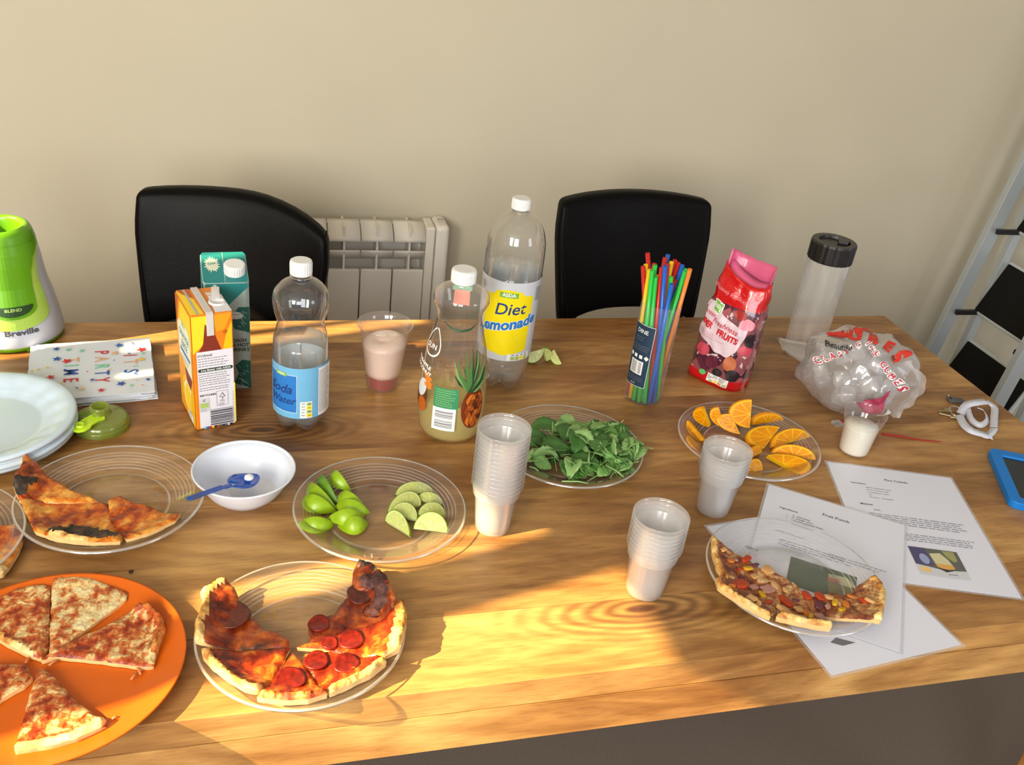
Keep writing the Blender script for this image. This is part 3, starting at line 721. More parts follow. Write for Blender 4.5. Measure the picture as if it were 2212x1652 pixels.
# blue spoon
BSP = clear('blue_translucent_plastic', (.14, .40, .95), haze=.5, hazecol=(.03, .20, .72), edge=.4, base=.06, power=2, rough=.1, translucent=True)
h0, h1, b0, b1 = at(406, 1080, .053), at(500, 1048, .047), at(488, 1052, .045), at(558, 1026, .034)
sp_ = thing('blue_spoon', (h0+b1)/2, 'blue translucent plastic spoon resting in the white bowl', 'spoon')
C_ = (h0+b1)/2; ax = (b1-h0).normalized(); sd = ax.cross(Vector((0, 0, 1))).normalized(); nn = sd.cross(ax).normalized(); L = (b1-h0).length
V, Fc = [], []; ns = 26; nw = 6
for i in range(ns+1):
    t = i/ns; x = (t-.5)*L
    if t < .58: w_ = .0048-.0012*t; bowl = 0
    else: q_ = (t-.58)/.42; w_ = .0041+(.0150)*math.sin(PI*min(1, q_)**.8)**.9 if q_ < .97 else .003; bowl = .0055*math.sin(PI*q_)
    for j in range(nw+1):
        s_ = 2*j/nw-1
        p = ax*x+sd*s_*w_+nn*(-bowl*(1-s_*s_)+(.0018*abs(s_) if t < .5 else 0)); V.append(p)
for i in range(ns):
    for j in range(nw): Fc.append((i*(nw+1)+j, (i+1)*(nw+1)+j, (i+1)*(nw+1)+j+1, i*(nw+1)+j+1))
m_ = MB().add(V, Fc); m_.build('spoon_body', BSP, sp_, smooth=True, solid=.0016)
sg = MB().lathe([(0, .0055), (.0035, .0050), (.0062, .0028), (.0068, 0), (0, -.002)], 20, c=(ax*(L*.36)+nn*.0005)).build('sugar_lump', MATS['sugar_white'], sp_, smooth=True)

# ---------------------------------------------------------------- orange juice carton
A0, B0 = at(425, 930), at(508, 915); ang = math.atan2(B0.y-A0.y, B0.x-A0.x); cw, cdp, chh = .061, .092, .1955
oj = thing('juice_carton', A0, 'orange juice carton with storage text panel and open ring tab on top', 'carton', ang)
d_or = plain('carton_orange', srgb(226, 128, 22), .4, var=.05, vscale=60)
MB().box((cw/2, cdp/2, chh/2), (cw, cdp, chh)).build('carton_body', d_or, oj, bevel=.0025)
OG = [flat('fruit_%d' % i, c) for i, c in enumerate([(244, 190, 18), (250, 216, 40), (196, 92, 24), (128, 44, 26), (238, 158, 22), (252, 238, 190)])]
d = Decal(); X, Yc = .0, .0
# front (right-hand) face, u from left corner, v up
d.poly([(.001, .150), (.001, .193), (.022, .193), (.024, .165), (.014, .144), (.001, .132)], OG[1]); d.poly([(.020, .180), (.034, .160), (.044, .130), (.022, .122), (.006, .130), (.016, .146)], OG[3])
d.poly([(.059, .180), (.050, .160), (.044, .132), (.059, .128)], OG[0]); d.poly([(.059, .193), (.030, .193), (.036, .165), (.048, .168)], OG[4])
d.rect(.0325, .069, .0535, .132, flat('panel_pale', (226, 224, 232))); d.rect(.0600, .040, .0018, .07, OG[1])
d.text('STORAGE', .0068, .128, .0050, PK, .02, 0, 0, 1, 'LEFT'); d.lines(.0072, .1225, .046, 4, .0042, .0011, PG, 3)
d.rect(.0325, .1035, .046, .0058, flat('slogan_green', (40, 62, 44))); d.ellipse(.0095, .1035, .0029, .0029, flat('slogan_green', (40, 62, 44)), 12); d.ellipse(.0555, .1035, .0029, .0029, flat('slogan_green', (40, 62, 44)), 12)
d.text('Live Better with ASDA', .0330, .1035, .0047, PW, .02)
d.lines(.0072, .0965, .048, 6, .0038, .0010, PG, 5, .15); d.lines(.0072, .0725, .048, 2, .0038, .0010, PG, 6, .1)
d.text('RECYCLING', .0072, .0605, .0045, PK, .02, 0, 0, 1, 'LEFT'); d.rect(.0135, .0440, .0150, .0235, flat('recycle_panel', (206, 208, 212)))
d.text('C', .0135, .0515, .0055, PK, .03); d.rect(.0135, .0430, .0125, .0085, PLG); d.lines(.0075, .0360, .012, 2, .003, .0009, PG, 2)
for x_, y_, w_, h_ in ((.0405, .0645, .0170, .0004), (.0405, .0390, .0170, .0004), (.0320, .0518, .0004, .0255), (.0490, .0518, .0004, .0255)): d.rect(x_, y_, w_, h_, PG)
d.poly([(.0405, .0620), (.0360, .0540), (.0450, .0540)], PG); d.rect(.0405, .0525, .0011, .004, PG); d.poly([(.0405, .0600), (.0375, .0548), (.0435, .0548)], MATS['panel_pale']); d.text('FSC', .0405, .0475, .0045, PG, .0); d.lines(.0345, .0430, .012, 2, .0026, .0008, PG, 2)
d.bars(.0385, .0205, .034, .028, flat('bar_ink', (70, 66, 78)), 13, False, 9); d.lines(.0560, .060, .0022, 16, .0036, .0011, PG, 4, .2)
for i, c in enumerate([(120, 190, 230), (34, 110, 190), (200, 40, 44), (244, 208, 40), (30, 30, 30), (196, 70, 50), (80, 96, 84), (40, 50, 60), (90, 90, 96), (200, 205, 220), (20, 20, 28)]): d.rect(.0125+i*.0040, .0035, .0034, .0034, flat('swatch_%d' % i, c))
d.poly([(.0475, .1685), (.0445, .1630), (.0505, .1630)], OG[2]); d.rect(.0475, .162, .0010, .003, OG[2])
d.build('front_print', facemap((0, 0, 0), (1, 0, 0), (0, 0, 1), (0, -1, 0)), oj)
d = Decal()  # left-hand face, u from front corner going back is negative: seen from the left
d.poly([(-.001, .002), (-.0915, .002), (-.0915, .193), (-.001, .193)], OG[4]); d.poly([(-.001, .193), (-.060, .193), (-.078, .150), (-.060, .120), (-.001, .135)], OG[1])
d.poly([(-.0915, .193), (-.072, .193), (-.086, .150), (-.0915, .14)], OG[2]); d.poly([(-.001, .058), (-.030, .085), (-.070, .060), (-.080, .030), (-.040, .002), (-.001, .002)], OG[0])
d.poly([(-.020, .058), (-.044, .070), (-.066, .048), (-.060, .020), (-.030, .010)], OG[5]); d.poly([(-.022, .052), (-.043, .063), (-.060, .045), (-.055, .022), (-.031, .014)], OG[1])
d.poly([(-.010, .080), (-.030, .096), (-.050, .085), (-.044, .066), (-.020, .060)], OG[3])
d.poly([(-.008, .150), (-.020, .162), (-.072, .160), (-.084, .148), (-.080, .098), (-.030, .086), (-.006, .084)], flat('label_cream', (240, 240, 214)))
d.text('ASDA', -.048, .157, .008, PGREEN, .03); d.text('ORANGE', -.046, .140, .0145, flat('ink_teal', (60, 140, 170)), .02); d.text('JUICE', -.046, .124, .0145, MATS['ink_teal'], .02); d.rect(-.043, .111, .058, .0060, PBLUE); d.lines(-.070, .1000, .05, 2, .005, .0013, PG, 3)
d.rect(-.026, .012, .030, .014, PW); d.lines(-.038, .0165, .024, 4, .003, .0012, PG, 2)
d.build('side_print', facemap((0, 0, 0), (0, -1, 0), (0, 0, 1), (-1, 0, 0)), oj)
d = Decal(); d.poly([(.001, .001), (.020, .001), (.018, .055), (.001, .090)], OG[1]); d.poly([(.018, .055), (.020, .091), (.001, .091), (.006, .075)], OG[2])
d.poly([(.036, .001), (.0605, .001), (.0605, .060), (.040, .060)], flat('top_white', (226, 226, 230))); d.rect(.048, .067, .017, .010, PW); d.lines(.041, .070, .014, 2, .003, .0011, PK, 2)
d.rect(.0115, .046, .0035, .088, flat('foil_grey', (180, 178, 176)))
d.build('top_print', facemap((0, 0, chh), (1, 0, 0), (0, 1, 0), (0, 0, 1)), oj)
FO = plain('seam_foil', (.62, .60, .58, 1), .35)
MB().box((.0275, .046, chh+.0012), (.0105, .092, .0018)).build('top_seam', FO, oj, bevel=.0005)
MB().box((.0275, -.0012, chh-.017), (.0105, .0018, .036)).build('seam_end', FO, oj, bevel=.0005)
MB().lathe([(0, .0010), (.0085, .0010), (.0095, .0028), (.0118, .0030), (.0130, .0004)], 32, c=(.0475, .034, chh)).build('pour_opening', CAPM, oj, smooth=True)
tb = MB(); tb.box((.0, .0, .010), (.0120, .0018, .020)); tb.lathe([(.0016, -.001), (.0028, -.001), (.0028, .001), (.0016, .001)], 16, c=(0, 0, .021))
t_ = tb.build('ring_tab', clear('tab_plastic', haze=.5, hazecol=(.85, .85, .85), translucent=True), oj, bevel=.0006); t_.location = (.0475, .040, chh+.003); t_.rotation_euler = (math.radians(-48), 0, math.radians(-12))

# ---------------------------------------------------------------- teal plant drink carton
B1 = at(540, 838); tw, td, th_f, th_b = .070, .074, .192, .214
ang = math.radians(4)
oc = B1+Vector((.003, 0, 0))-Vector((math.cos(ang)*tw, math.sin(ang)*tw, 0))
oat = thing('milk_carton', oc, 'teal and grey drink carton with white screw cap, behind the orange juice carton', 'carton', ang)
TEAL = flat('carton_teal', (30, 128, 128), .38); GRYG = flat('carton_sage', (168, 188, 182), .4); DTE = flat('carton_dark_teal', (24, 92, 80)); 
mb = MB(); ch = .006
def ring(z0, z1=None):   # chamfered footprint, z rises from front to back if z1
    P = [(ch, 0), (tw-ch, 0), (tw, ch), (tw, td-ch), (tw-ch, td), (ch, td), (0, td-ch), (0, ch)]
    return [(x, y, z0 if z1 is None else z0+(z1-z0)*y/td) for x, y in P]
mb.add(ring(0)+ring(th_f, th_b), [tuple(range(7, -1, -1)), tuple(range(8, 16))]+[(i, (i+1) % 8, 8+(i+1) % 8, 8+i) for i in range(8)])
mb.build('carton_body', GRYG, oat, bevel=.001)
r_ = random.Random(3); d = Decal()
d.poly([(.004, .1915), (.001, .172), (.0335, .150), (.0690, .186), (.0660, .1915)], TEAL)
d.poly([(.069, .150), (.052, .150), (.040, .130), (.045, .112), (.069, .104)], DTE); d.poly([(.069, .052), (.056, .055), (.045, .045), (.050, .030), (.042, .012), (.069, .001)], DTE)
for i in range(26):
    a = r_.uniform(-1.1, -.4); x_, z_ = r_.uniform(.046, .064), r_.choice((r_.uniform(.108, .145), r_.uniform(.006, .048))); l_ = r_.uniform(.004, .010)
    d.poly([(x_, z_), (x_+l_*math.cos(a), z_+l_*math.sin(a)), (x_+l_*math.cos(a)+.0003, z_+l_*math.sin(a)+.0008), (x_+.0003, z_+.0008)], GRYG)
d.ellipse(.046, .137, .013, .007, flat('cup_drawing', (198, 208, 202)), 18, -.15); d.ellipse(.046, .141, .012, .003, DTE, 18, -.15); d.ellipse(.046, .1412, .0112, .0025, MATS['cup_drawing'], 18, -.15)
for i, t in enumerate(('DASH', 'IN HOT', 'DRINKS')): d.text(t, .052, .0915-i*.0085, .0088, PK, .015, .1)
d.build('front_print', facemap((0, 0, 0), (1, 0, 0), (0, 0, 1), (0, -1, 0)), oat)
d = Decal(); d.poly([(-.070, .209), (-.003, .1905), (-.003, .150), (-.030, .172), (-.070, .150)], TEAL)
d.poly([(-.070, .10), (-.03, .12), (-.003, .08), (-.003, .01), (-.070, .03)], DTE); d.build('side_print', facemap((0, 0, 0), (0, -1, 0), (0, 0, 1), (-1, 0, 0)), oat)
sl2 = Vector((0, td, th_b-th_f)).normalized(); nt2 = Vector((1, 0, 0)).cross(sl2)
d = Decal(); SLn = math.hypot(td, th_b-th_f); d.poly([(.004, .001), (tw-.004, .001), (tw-.001, .006), (tw-.001, SLn-.006), (tw-.004, SLn-.001), (.004, SLn-.001), (.001, SLn-.006), (.001, .006)], TEAL)
P = []
for i in range(36): a = 2*PI*i/36; k = (1.0 if i % 2 == 0 else .72)*r_.uniform(.85, 1.1); P.append((.0165+.0125*k*math.cos(a), .046+.020*k*math.sin(a)))
d.lay += 1; d.items.append(([(.0165, .046)]+P, [(0, 1+i, 1+(i+1) % 36) for i in range(36)], d.mi(flat('splash_cream', (214, 220, 196))), d.lay)); d.text('Oat', .0165, .048, .008, TEAL, .02, rot=.3)
d.rect(tw/2-.001, SLn/2, .0009, SLn-.002, GRYG)
d.build('top_print', facemap((0, 0, th_f), (1, 0, 0), sl2, nt2), oat)
cpo = bottle_cap(oat, .0165, .0175, 0, 26, 'screw_cap'); cpo.location = Vector((.050, .026, th_f+.006))+nt2*0; cpo.rotation_euler = (math.atan2(th_b-th_f, td)*.55, 0, 0)

# ---------------------------------------------------------------- blender base
LIME = plain('lime_green_plastic', srgb(92, 150, 14), .3); LIME2 = plain('pale_lime_plastic', srgb(164, 198, 82), .38); GREYP = plain('pale_grey_plastic', srgb(188, 192, 206), .38)
bp = Vector((-.3905, 1.628, TZ)); F0 = facing(bp)
bl = thing('blender_base', bp, 'lime green and light grey personal blender base standing at the far left', 'blender')
BP = [(.082, .010), (.0815, .020), (.077, .050), (.0715, .080), (.0645, .110), (.0605, .145), (.0570, .165), (.0530, .182)]
bfr = interp(BP)
MB().lathe([(.0, .008), (.078, .008)]+smoothprof(BP, 3)+[(.045, .190)], 64).build('housing', GREYP, bl, smooth=True)
MB().lathe(smoothprof([(.0570, .166), (.0560, .176), (.0540, .186), (.0500, .197), (.0440, .2015), (.0390, .200), (.0365, .192), (.0335, .165), (.0330, .145), (0, .143)], 3), 64).build('motor_collar', LIME, bl, smooth=True)
MB().lathe([(0, .1445), (.010, .145), (.011, .152), (.006, .156), (0, .156)], 12).build('coupling', BLACK, bl, smooth=True)
def swoosh(hw, z0, z1, mt, name, off, topw=None, rr=.5):
    d = Decal(); n = 18; P = []
    for i in range(n+1):    # rounded bottom
        a = PI+PI*i/n; P.append((hw*math.cos(a), z0+hw*rr+hw*rr*math.sin(a)))
    tw_ = topw or hw
    k = 8
    for i in range(k+1): t = i/k; e_ = t*t*(3-2*t); P.append((hw+(tw_-hw)*e_, z0+hw*rr+(z1-z0-hw*rr)*t))
    for i in range(k, -1, -1): t = i/k; e_ = t*t*(3-2*t); P.append((-hw-(tw_-hw)*e_, z0+hw*rr+(z1-z0-hw*rr)*t))
    d.poly(P, mt); return d.build(name, cyl_map(lambda z: bfr(z)+off, 0, F0+.06), bl, step=.006, stepv=.006)
def cylz(off):
    return lambda u, v, h: ((bfr(v)+off+h)*math.cos(F0+.06+u/.06), (bfr(v)+off+h)*math.sin(F0+.06+u/.06), v)
def sw2(pts, mt, name, off):
    d = Decal(); d.poly(pts, mt); return d.build(name, cylz(off), bl, step=.005, stepv=.005)
pan = [(.050*math.cos(a), .064+.022*math.sin(a)) for a in [PI+PI*i/16 for i in range(17)]]+[(.050, .10), (.049, .125), (.054, .148), (.066, .165), (.074, .178)]+[(-.074, .178), (-.066, .165), (-.054, .148), (-.049, .125), (-.050, .10)]
sw2(pan, LIME2, 'lime_panel', .0012)
pan2 = [(.031*math.cos(a), .079+.018*math.sin(a)) for a in [PI+PI*i/14 for i in range(15)]]+[(.033, .11), (.036, .135), (.046, .155), (.066, .172), (.070, .180)]+[(-.070, .180), (-.066, .172), (-.046, .155), (-.036, .135), (-.033, .11)]
sw2(pan2, LIME, 'green_panel', .0024)
but = [(.026*math.cos(a), .083+.017*math.sin(a)) for a in [PI+PI*i/14 for i in range(15)]]
d = Decal(); d.poly(but, plain('button_green', srgb(28, 62, 24), .35)); d.text('BLEND', 0, .0775, .0068, PLG, .02); d.build('blend_button', cylz(.0034), bl, step=.005, stepv=.005)
d = Decal(); d.text('Breville', .006, .0375, .0135, flat('ink_slate', (70, 70, 82)), .03); d.build('name_print', cylz(.0006), bl, step=.004, stepv=.004)
MB().lathe([(.070, .002), (.080, .003), (.0815, .012), (.070, .012)], 64).build('foot_ring', LIME, bl, smooth=True)
for a in (F0-.9, F0+.35, F0+1.3, F0+2.6, F0+3.8):
    MB().box((.073*math.cos(a), .073*math.sin(a), .0035), (.014, .024, .007), M=Matrix.Rotation(a, 3, 'Z')).build('foot', LIME, bl, bevel=.002)

# ---------------------------------------------------------------- party napkins
NAP = plain('napkin_paper', srgb(220, 226, 238), .9, bmp=.3, vscale=500)
cTL, cTR, cBR, cBL = at(100, 747, .014), at(327, 733, .014), at(331, 853, .014), at(86, 852, .014)
nc = (cTL+cTR+cBR+cBL)/4; nr = math.atan2(cTR.y-cTL.y, cTR.x-cTL.x); nw_, nh_ = (cTR-cTL).length, (cTR-cBR).length*.98
NC = [flat('star_%d' % i, c) for i, c in enumerate([(30, 84, 170), (206, 34, 48), (232, 196, 100), (120, 206, 164), (228, 178, 130), (60, 80, 170)])]
offs = [(.002, -.002, .02), (-.010, .001, -.01), (.001, .003, .012), (-.004, -.003, 0), (-.016, -.001, .015), (.0, .001, -.012), (-.022, .000, .0), (-.014, .001, -.004), (0, 0, 0)]
for k, (dx, dy, dr) in enumerate(offs):
    mb = MB(); nx, ny = 14, 12; V = []
    for j in range(ny+1):
        for i in range(nx+1):
            x_, y_ = (i/nx-.5)*nw_, (j/ny-.5)*nh_; e_ = max(abs(i/nx-.5), abs(j/ny-.5))*2
            V.append((x_+rnd.uniform(-.0007, .0007), y_+rnd.uniform(-.0007, .0007), .0005*mnoise.noise(Vector((x_*25, y_*25, k)))))
    mb.add(V, [(j*(nx+1)+i, j*(nx+1)+i+1, (j+1)*(nx+1)+i+1, (j+1)*(nx+1)+i) for j in range(ny) for i in range(nx)])
    top = k == len(offs)-1
    nb = thing('party_napkin', nc*1.0, 'x', 'napkin', nr+dr, 'star printed napkins in the stack'); nb.location = (nc.x+dx, nc.y+dy, TZ+.0012+k*.0016)
    nb['label'] = 'topmost star printed party napkin reading it is party time' if top else ('lowest' if k == 0 else ORD[len(offs)-1-k]+' from the top')+' of the stacked white star printed party napkins'
    mb.build('sheet', NAP, nb, solid=.0012)
    if k >= 4 or top:
        d = Decal(); r_ = random.Random(k*5+2)
        if top:
            for st, x0, cols in (("IT'S", .048, (1, 4, 3, 0, 0)), ('PARTY', .004, (1, 4, 3, 0, 1)), ('TIME', -.042, (4, 3, 0, 1))):
                L = .026 if st != 'PARTY' else .024; n_ = len(st); 
                for i, ch_ in enumerate(st):
                    yy = {'IT\'S': (.033, .010, -.006, -.022), 'PARTY': (.050, .026, .001, -.022, -.045), 'TIME': (.030, .010, -.012, -.038)}[st][i]
                    d.text(ch_, x0, yy, .031, NC[cols[i]], .012, 0, -PI/2, .8)
        stars = [(.074, .040, .012, 1), (.060, .058, .0035, 0), (.072, .012, .010, 2), (.076, .028, .005, 3), (.080, -.044, .006, 0), (.060, -.026, .005, 0), (.036, -.050, .010, 0), (.058, .062, .003, 1), (.036, .056, .010, 0), (.028, .034, .009, 4), (.052, .030, .004, 5), (-.050, .052, .007, 3), (-.070, .056, .008, 0), (-.068, .028, .010, 0), (-.052, .020, .011, 1), (-.028, .046, .007, 3),
                 (-.054, -.004, .005, 0), (-.076, -.020, .009, 1), (-.060, -.040, .006, 2), (-.026, -.056, .006, 2), (.062, -.046, .003, 4), (.052, -.058, .005, 3), (.004, -.064, .008, 1), (-.010, -.036, .006, 0), (.018, -.012, .004, 4), (.062, .040, .004, 2), (-.072, -.052, .007, 3), (-.034, -.054, .004, 0), (.070, -.060, .004, 4), (-.018, -.014, .003, 1), (.026, .012, .003, 5), (.084, .060, .004, 3), (-.082, .004, .005, 2)]
        for sx_, sy_, sr_, sc_ in stars:
            if top or sx_ < -.045: d.star(sx_*nw_/.18, sy_*nh_/.15, sr_*.85, NC[sc_], r_.uniform(0, 1.2))
        d.build('print', lambda u, v, h: (u, v, h+.0008), nb)

# ---------------------------------------------------------------- green bottle lid with flip cap
GT = clear('green_translucent_plastic', (.80, .86, .46), haze=.34, hazecol=(.52, .64, .14), edge=.3, base=.05, power=2, rough=.15, translucent=True)
lc = at(218, 905, .012); lid = thing('bottle_lid', (lc.x, lc.y, TZ), 'translucent olive green bottle lid with an open lime green flip cap', 'lid')
MB().lathe(smoothprof([(.0395, 0), (.0395, .004), (.0375, .0145), (.0345, .0165), (.0300, .0175), (.0175, .0205), (.0140, .0225), (.0135, .034), (.0120, .035), (.0110, .034)], 2), 56).build('lid_shell', GT, lid, smooth=True, solid=.0016)
MB().lathe([(.0385, .005), (.0402, .006), (.0402, .0075), (.0385, .0085)], 56).build('rim_band', GT, lid, smooth=True)
fa, fb = at(216, 897, .024)-lid.location, at(172, 921, .024)-lid.location; dd = (fb-fa); L = dd.length; dd.normalize(); ss = Vector((-dd.y, dd.x, 0))
mb = MB(); P = []; 
out_ = [(0, .0105), (.25*L, .0080), (.55*L, .0085), (.8*L, .0125), (L*1.05, .0125), (L*1.25, .0080), (L*1.32, 0)]
ol = out_+[(x_, -y_) for x_, y_ in reversed(out_[:-1])]
for hz in (.020, .024): P += [tuple(fa+dd*x_+ss*y_+Vector((0, 0, hz-fa.z+.0*x_))) for x_, y_ in ol]
n_ = len(ol); mb.add(P, [tuple(reversed(range(n_))), tuple(range(n_, 2*n_))]+[(i, (i+1) % n_, n_+(i+1) % n_, n_+i) for i in range(n_)])
mb.build('flip_cap', plain('lime_cap', srgb(190, 224, 40), .35), lid, bevel=.0012)
pc = fa+dd*(L*.98); pc.z = .024
MB().lathe([(.0062, 0), (.0066, .004), (.0050, .0045), (.0046, .001), (0, .001)], 24, c=pc).build('stopper', MATS['lime_cap'], lid, smooth=True)
for s_ in (-1, 1): MB().tube([fa+ss*s_*.0085+Vector((0, 0, .0245-fa.z)), fa+dd*(L*.72)+ss*s_*.0085+Vector((0, 0, .0245-fa.z))], .0013, 6).build('cap_rim', MATS['lime_cap'], lid)

# ---------------------------------------------------------------- straws in a clear tube
tp = Vector((.6855, 1.3465, TZ)); F0 = facing(tp)
tu = thing('straw_tube', tp, 'clear plastic tube with a navy label holding bright straws', 'tube')
MB().lathe([(0, .001), (.0330, .001), (.0335, .003), (.0350, .19)], 48).build('tube_wall', clear('tube_clear', haze=.05, edge=.35, base=.05, power=2.2, rough=.08), tu, smooth=True)
d = Decal(); NV = flat('label_navy', (28, 54, 78)); d.rect(0, 0, .046, .118, PW); d.rect(0, 0, .0445, .1165, NV)
d.text('DINE', 0, .046, .0105, PW, .01); d.lines(-.012, .034, .024, 1, .004, .0012, PG, 2); d.lines(-.012, .029, .020, 1, .004, .0012, PG, 9); d.lines(-.019, .019, .038, 3, .0040, .0010, PG, 4, .1)
for i in range(4): d.rect(-.015+i*.0105, -.001, .0062, .0066, PW, .0 if i < 3 else .8)
d.rect(.0, -.022, .026, .026, PW); d.bars(-.004, -.022, .012, .022, PG, 8, True, 2); d.bars(.008, -.022, .006, .022, PG, 5, True, 5)
d.lines(-.019, -.041, .038, 3, .0035, .0009, PG, 6, .1); d.text('PE 01', 0, -.0535, .004, PW, 0)
d.build('label', cyl_map(lambda z: .0338+(z/.19)*.0015, .094, F0-.66), tu, step=.004)
SC = {'red': flat('straw_red', (200, 34, 26), .3), 'green': flat('straw_green', (44, 196, 74), .3), 'blue': flat('straw_blue', (16, 96, 196), .3), 'yellow': flat('straw_yellow', (236, 196, 16), .3), 'orange': flat('straw_orange', (228, 128, 40), .3)}
# photograph positions of the straw tops (crop scale 4.59) and their colour; height of the top above the table
tops = [(330, 150, 'blue', .262), (385, 150, 'red', .262), (470, 150, 'blue', .262), (515, 150, 'red', .262), (565, 165, 'yellow', .26), (415, 150, 'red', .262), (358, 185, 'red', .255), (450, 180, 'green', .255), (395, 205, 'green', .25), (590, 190, 'red', .255), (655, 190, 'red', .257), (705, 210, 'orange', .257), (355, 215, 'yellow', .248), (385, 230, 'yellow', .246), (445, 235, 'yellow', .246), (545, 205, 'green', .25),
        (620, 225, 'green', .25), (685, 225, 'red', .252), (290, 240, 'red', .245), (765, 240, 'blue', .25), (335, 270, 'green', .24), (385, 285, 'green', .238), (440, 295, 'blue', .236), (500, 300, 'yellow', .235), (565, 300, 'yellow', .236), (540, 290, 'green', .238), (670, 285, 'blue', .242), (640, 350, 'red', .228), (750, 320, 'green', .232)]
names = {'red': 'red', 'green': 'green', 'blue': 'blue', 'yellow': 'yellow', 'orange': 'orange'}
r_ = random.Random(5); LN = []
for cu, cv, col, hz in tops:
    T = at(1320+cu/4.59, 520+cv/4.59, hz)-tp; T.z = 0
    if T.length > .050: T *= .050/T.length
    B = -T*.30+Vector((-T.y, T.x, 0))*.42+Vector((r_.uniform(-.004, .004), r_.uniform(-.004, .004), 0))
    LN.append([B, T, hz])
SR = .0036
for it in range(420):       # push crossing straws apart so that they pack like real ones
    for i in range(len(LN)):
        for j in range(i):
            A_, B_ = LN[i], LN[j]
            for zl in (.004, .04, .075, .11, .15, .19, .235):
                ta, tb2 = min(1, zl/A_[2]), min(1, zl/B_[2]); dv = (A_[0]+(A_[1]-A_[0])*ta)-(B_[0]+(B_[1]-B_[0])*tb2); dl = dv.length
                if dl < 2*SR+.0011:
                    dv = dv/dl if dl > 1e-5 else Vector((1, 0, 0)); m_ = (2*SR+.0011-dl)*.5
                    A_[0] += dv*m_*(1-ta); A_[1] += dv*m_*ta; B_[0] -= dv*m_*(1-tb2); B_[1] -= dv*m_*tb2
    for A_ in LN:
        if A_[0].length > .0275: A_[0] *= .0275/A_[0].length
        q = A_[0]+(A_[1]-A_[0])*(.19/A_[2])
        if q.length > .0312: A_[1] -= q*(1-.0312/q.length)*A_[2]/.19
def view_u(p): q = p-CAM; return q.dot(RGT)/q.dot(fwd)
RANK = {}
for k, (B, T, hz) in enumerate(LN): RANK.setdefault(tops[k][2], []).append((view_u(tp+Vector((T.x, T.y, hz))), k))
LAB = {}
for col, L_ in RANK.items():
    L_.sort()
    for i, (_, k) in enumerate(L_): LAB[k] = 'only orange drinking straw in the tube' if len(L_) == 1 else ('leftmost ' if i == 0 else 'rightmost ' if i == len(L_)-1 else ORD[i]+' from the left of the ')+col+(' drinking straw' if i in (0, len(L_)-1) else ' drinking straws')+' in the tube, by top end'
for k, ((B, T, hz), (cu, cv, col, _)) in enumerate(zip(LN, tops)):
    B = Vector((B.x, B.y, .004)); T = Vector((T.x, T.y, hz))
    s_ = thing('drinking_straw', tp, LAB[k], 'straw', 0, 'coloured straws in the tube')
    MB().tube([B, B+(T-B)*.5, T], SR, 10, caps=False).build('straw_wall', SC[col], s_, smooth=True, solid=.0004)

# ---------------------------------------------------------------- frozen fruit bag
bl0, br0 = at(1480, 800), at(1592, 850); fc = (bl0+br0)/2; uxd = (br0-bl0); BW = uxd.length; uxd.normalize(); vyd = Vector((-uxd.y, uxd.x, 0)); ang = math.atan2(uxd.y, uxd.x)
bag = thing('frozen_fruit_bag', fc+vyd*.028, 'red plastic bag of frozen summer fruits, standing open beside the straws', 'bag', ang)
BR = plain('bag_red_film', srgb(204, 10, 18), .22, coat=.4, bmp=.5, vscale=45)
nu, nv = 48, 26; V = []; MI = []; HB = .210
def bagp(a, t, h=0):
    """a angle round the bag, t height 0..1; front is a=-90 deg"""
    w_ = BW*.5*(.98+.05*math.sin(PI*t)-.17*t); dpt = .036*(1-.0*t)*(1 if t < .6 else 1-(t-.6)*1.5)+.004
    ca, sa = math.cos(a), math.sin(a); k = 1/(abs(ca)**3.2+abs(sa)**3.2)**(1/3.2)
    wr = .0022*mnoise.noise(Vector((ca*4, sa*4, t*9)))*2+.0015*math.sin(t*34+3*ca)*t
    w_ += h; dpt += h
    x = w_*ca*k+wr*ca; y = dpt*sa*k+wr*sa
    z = HB*t+(0 if t < .85 else (t-.85)*.05*math.sin(2*a+1))
    return Vector((x+.006*t, y+.012*t, z*(1-.045*t*x/(BW*.5))))
for j in range(nv+1):
    for i in range(nu): V.append(bagp(2*PI*i/nu, j/nv))
mb = MB(); mb.add(V, [(j*nu+i, j*nu+(i+1) % nu, (j+1)*nu+(i+1) % nu, (j+1)*nu+i) for j in range(nv) for i in range(nu)]); mb.add([bagp(2*PI*i/nu, 0) for i in range(nu)], [tuple(range(nu))])
mt, nt, out = newmat('bag_film'); bs = N(nt, 'BsdfPrincipled'); v = mapping(nt, (1, 1, 1)); sx = N(nt, 'SeparateXYZ'); nt.links.new(v, sx.inputs[0])
vo = N(nt, 'TexVoronoi'); vo.inputs['Scale'].default_value = 46; nt.links.new(v, vo.inputs[0]); fruit = ramp(nt, [(.0, srgb(60, 30, 52)), (.3, srgb(92, 34, 54)), (.5, srgb(150, 84, 90)), (.62, srgb(36, 16, 26)), (.8, srgb(176, 96, 100)), (1, srgb(74, 44, 46))], vo.outputs['Color']).outputs[0]
gr = N(nt, 'TexNoise'); gr.inputs['Scale'].default_value = 70; nt.links.new(v, gr.inputs[0]); fruit = mixc(nt, math_(nt, 'GREATER_THAN', gr.outputs['Fac'], .64), fruit, srgb(214, 190, 190))
zt_ = N(nt, 'MapRange'); zt_.inputs[1].default_value = .157; zt_.inputs[2].default_value = .159; nt.links.new(sx.outputs['Z'], zt_.inputs[0])
c_ = mixc(nt, zt_.outputs[0], fruit, srgb(202, 8, 14)); zb_ = N(nt, 'MapRange'); zb_.inputs[1].default_value = .022; zb_.inputs[2].default_value = .018; nt.links.new(sx.outputs['Z'], zb_.inputs[0])
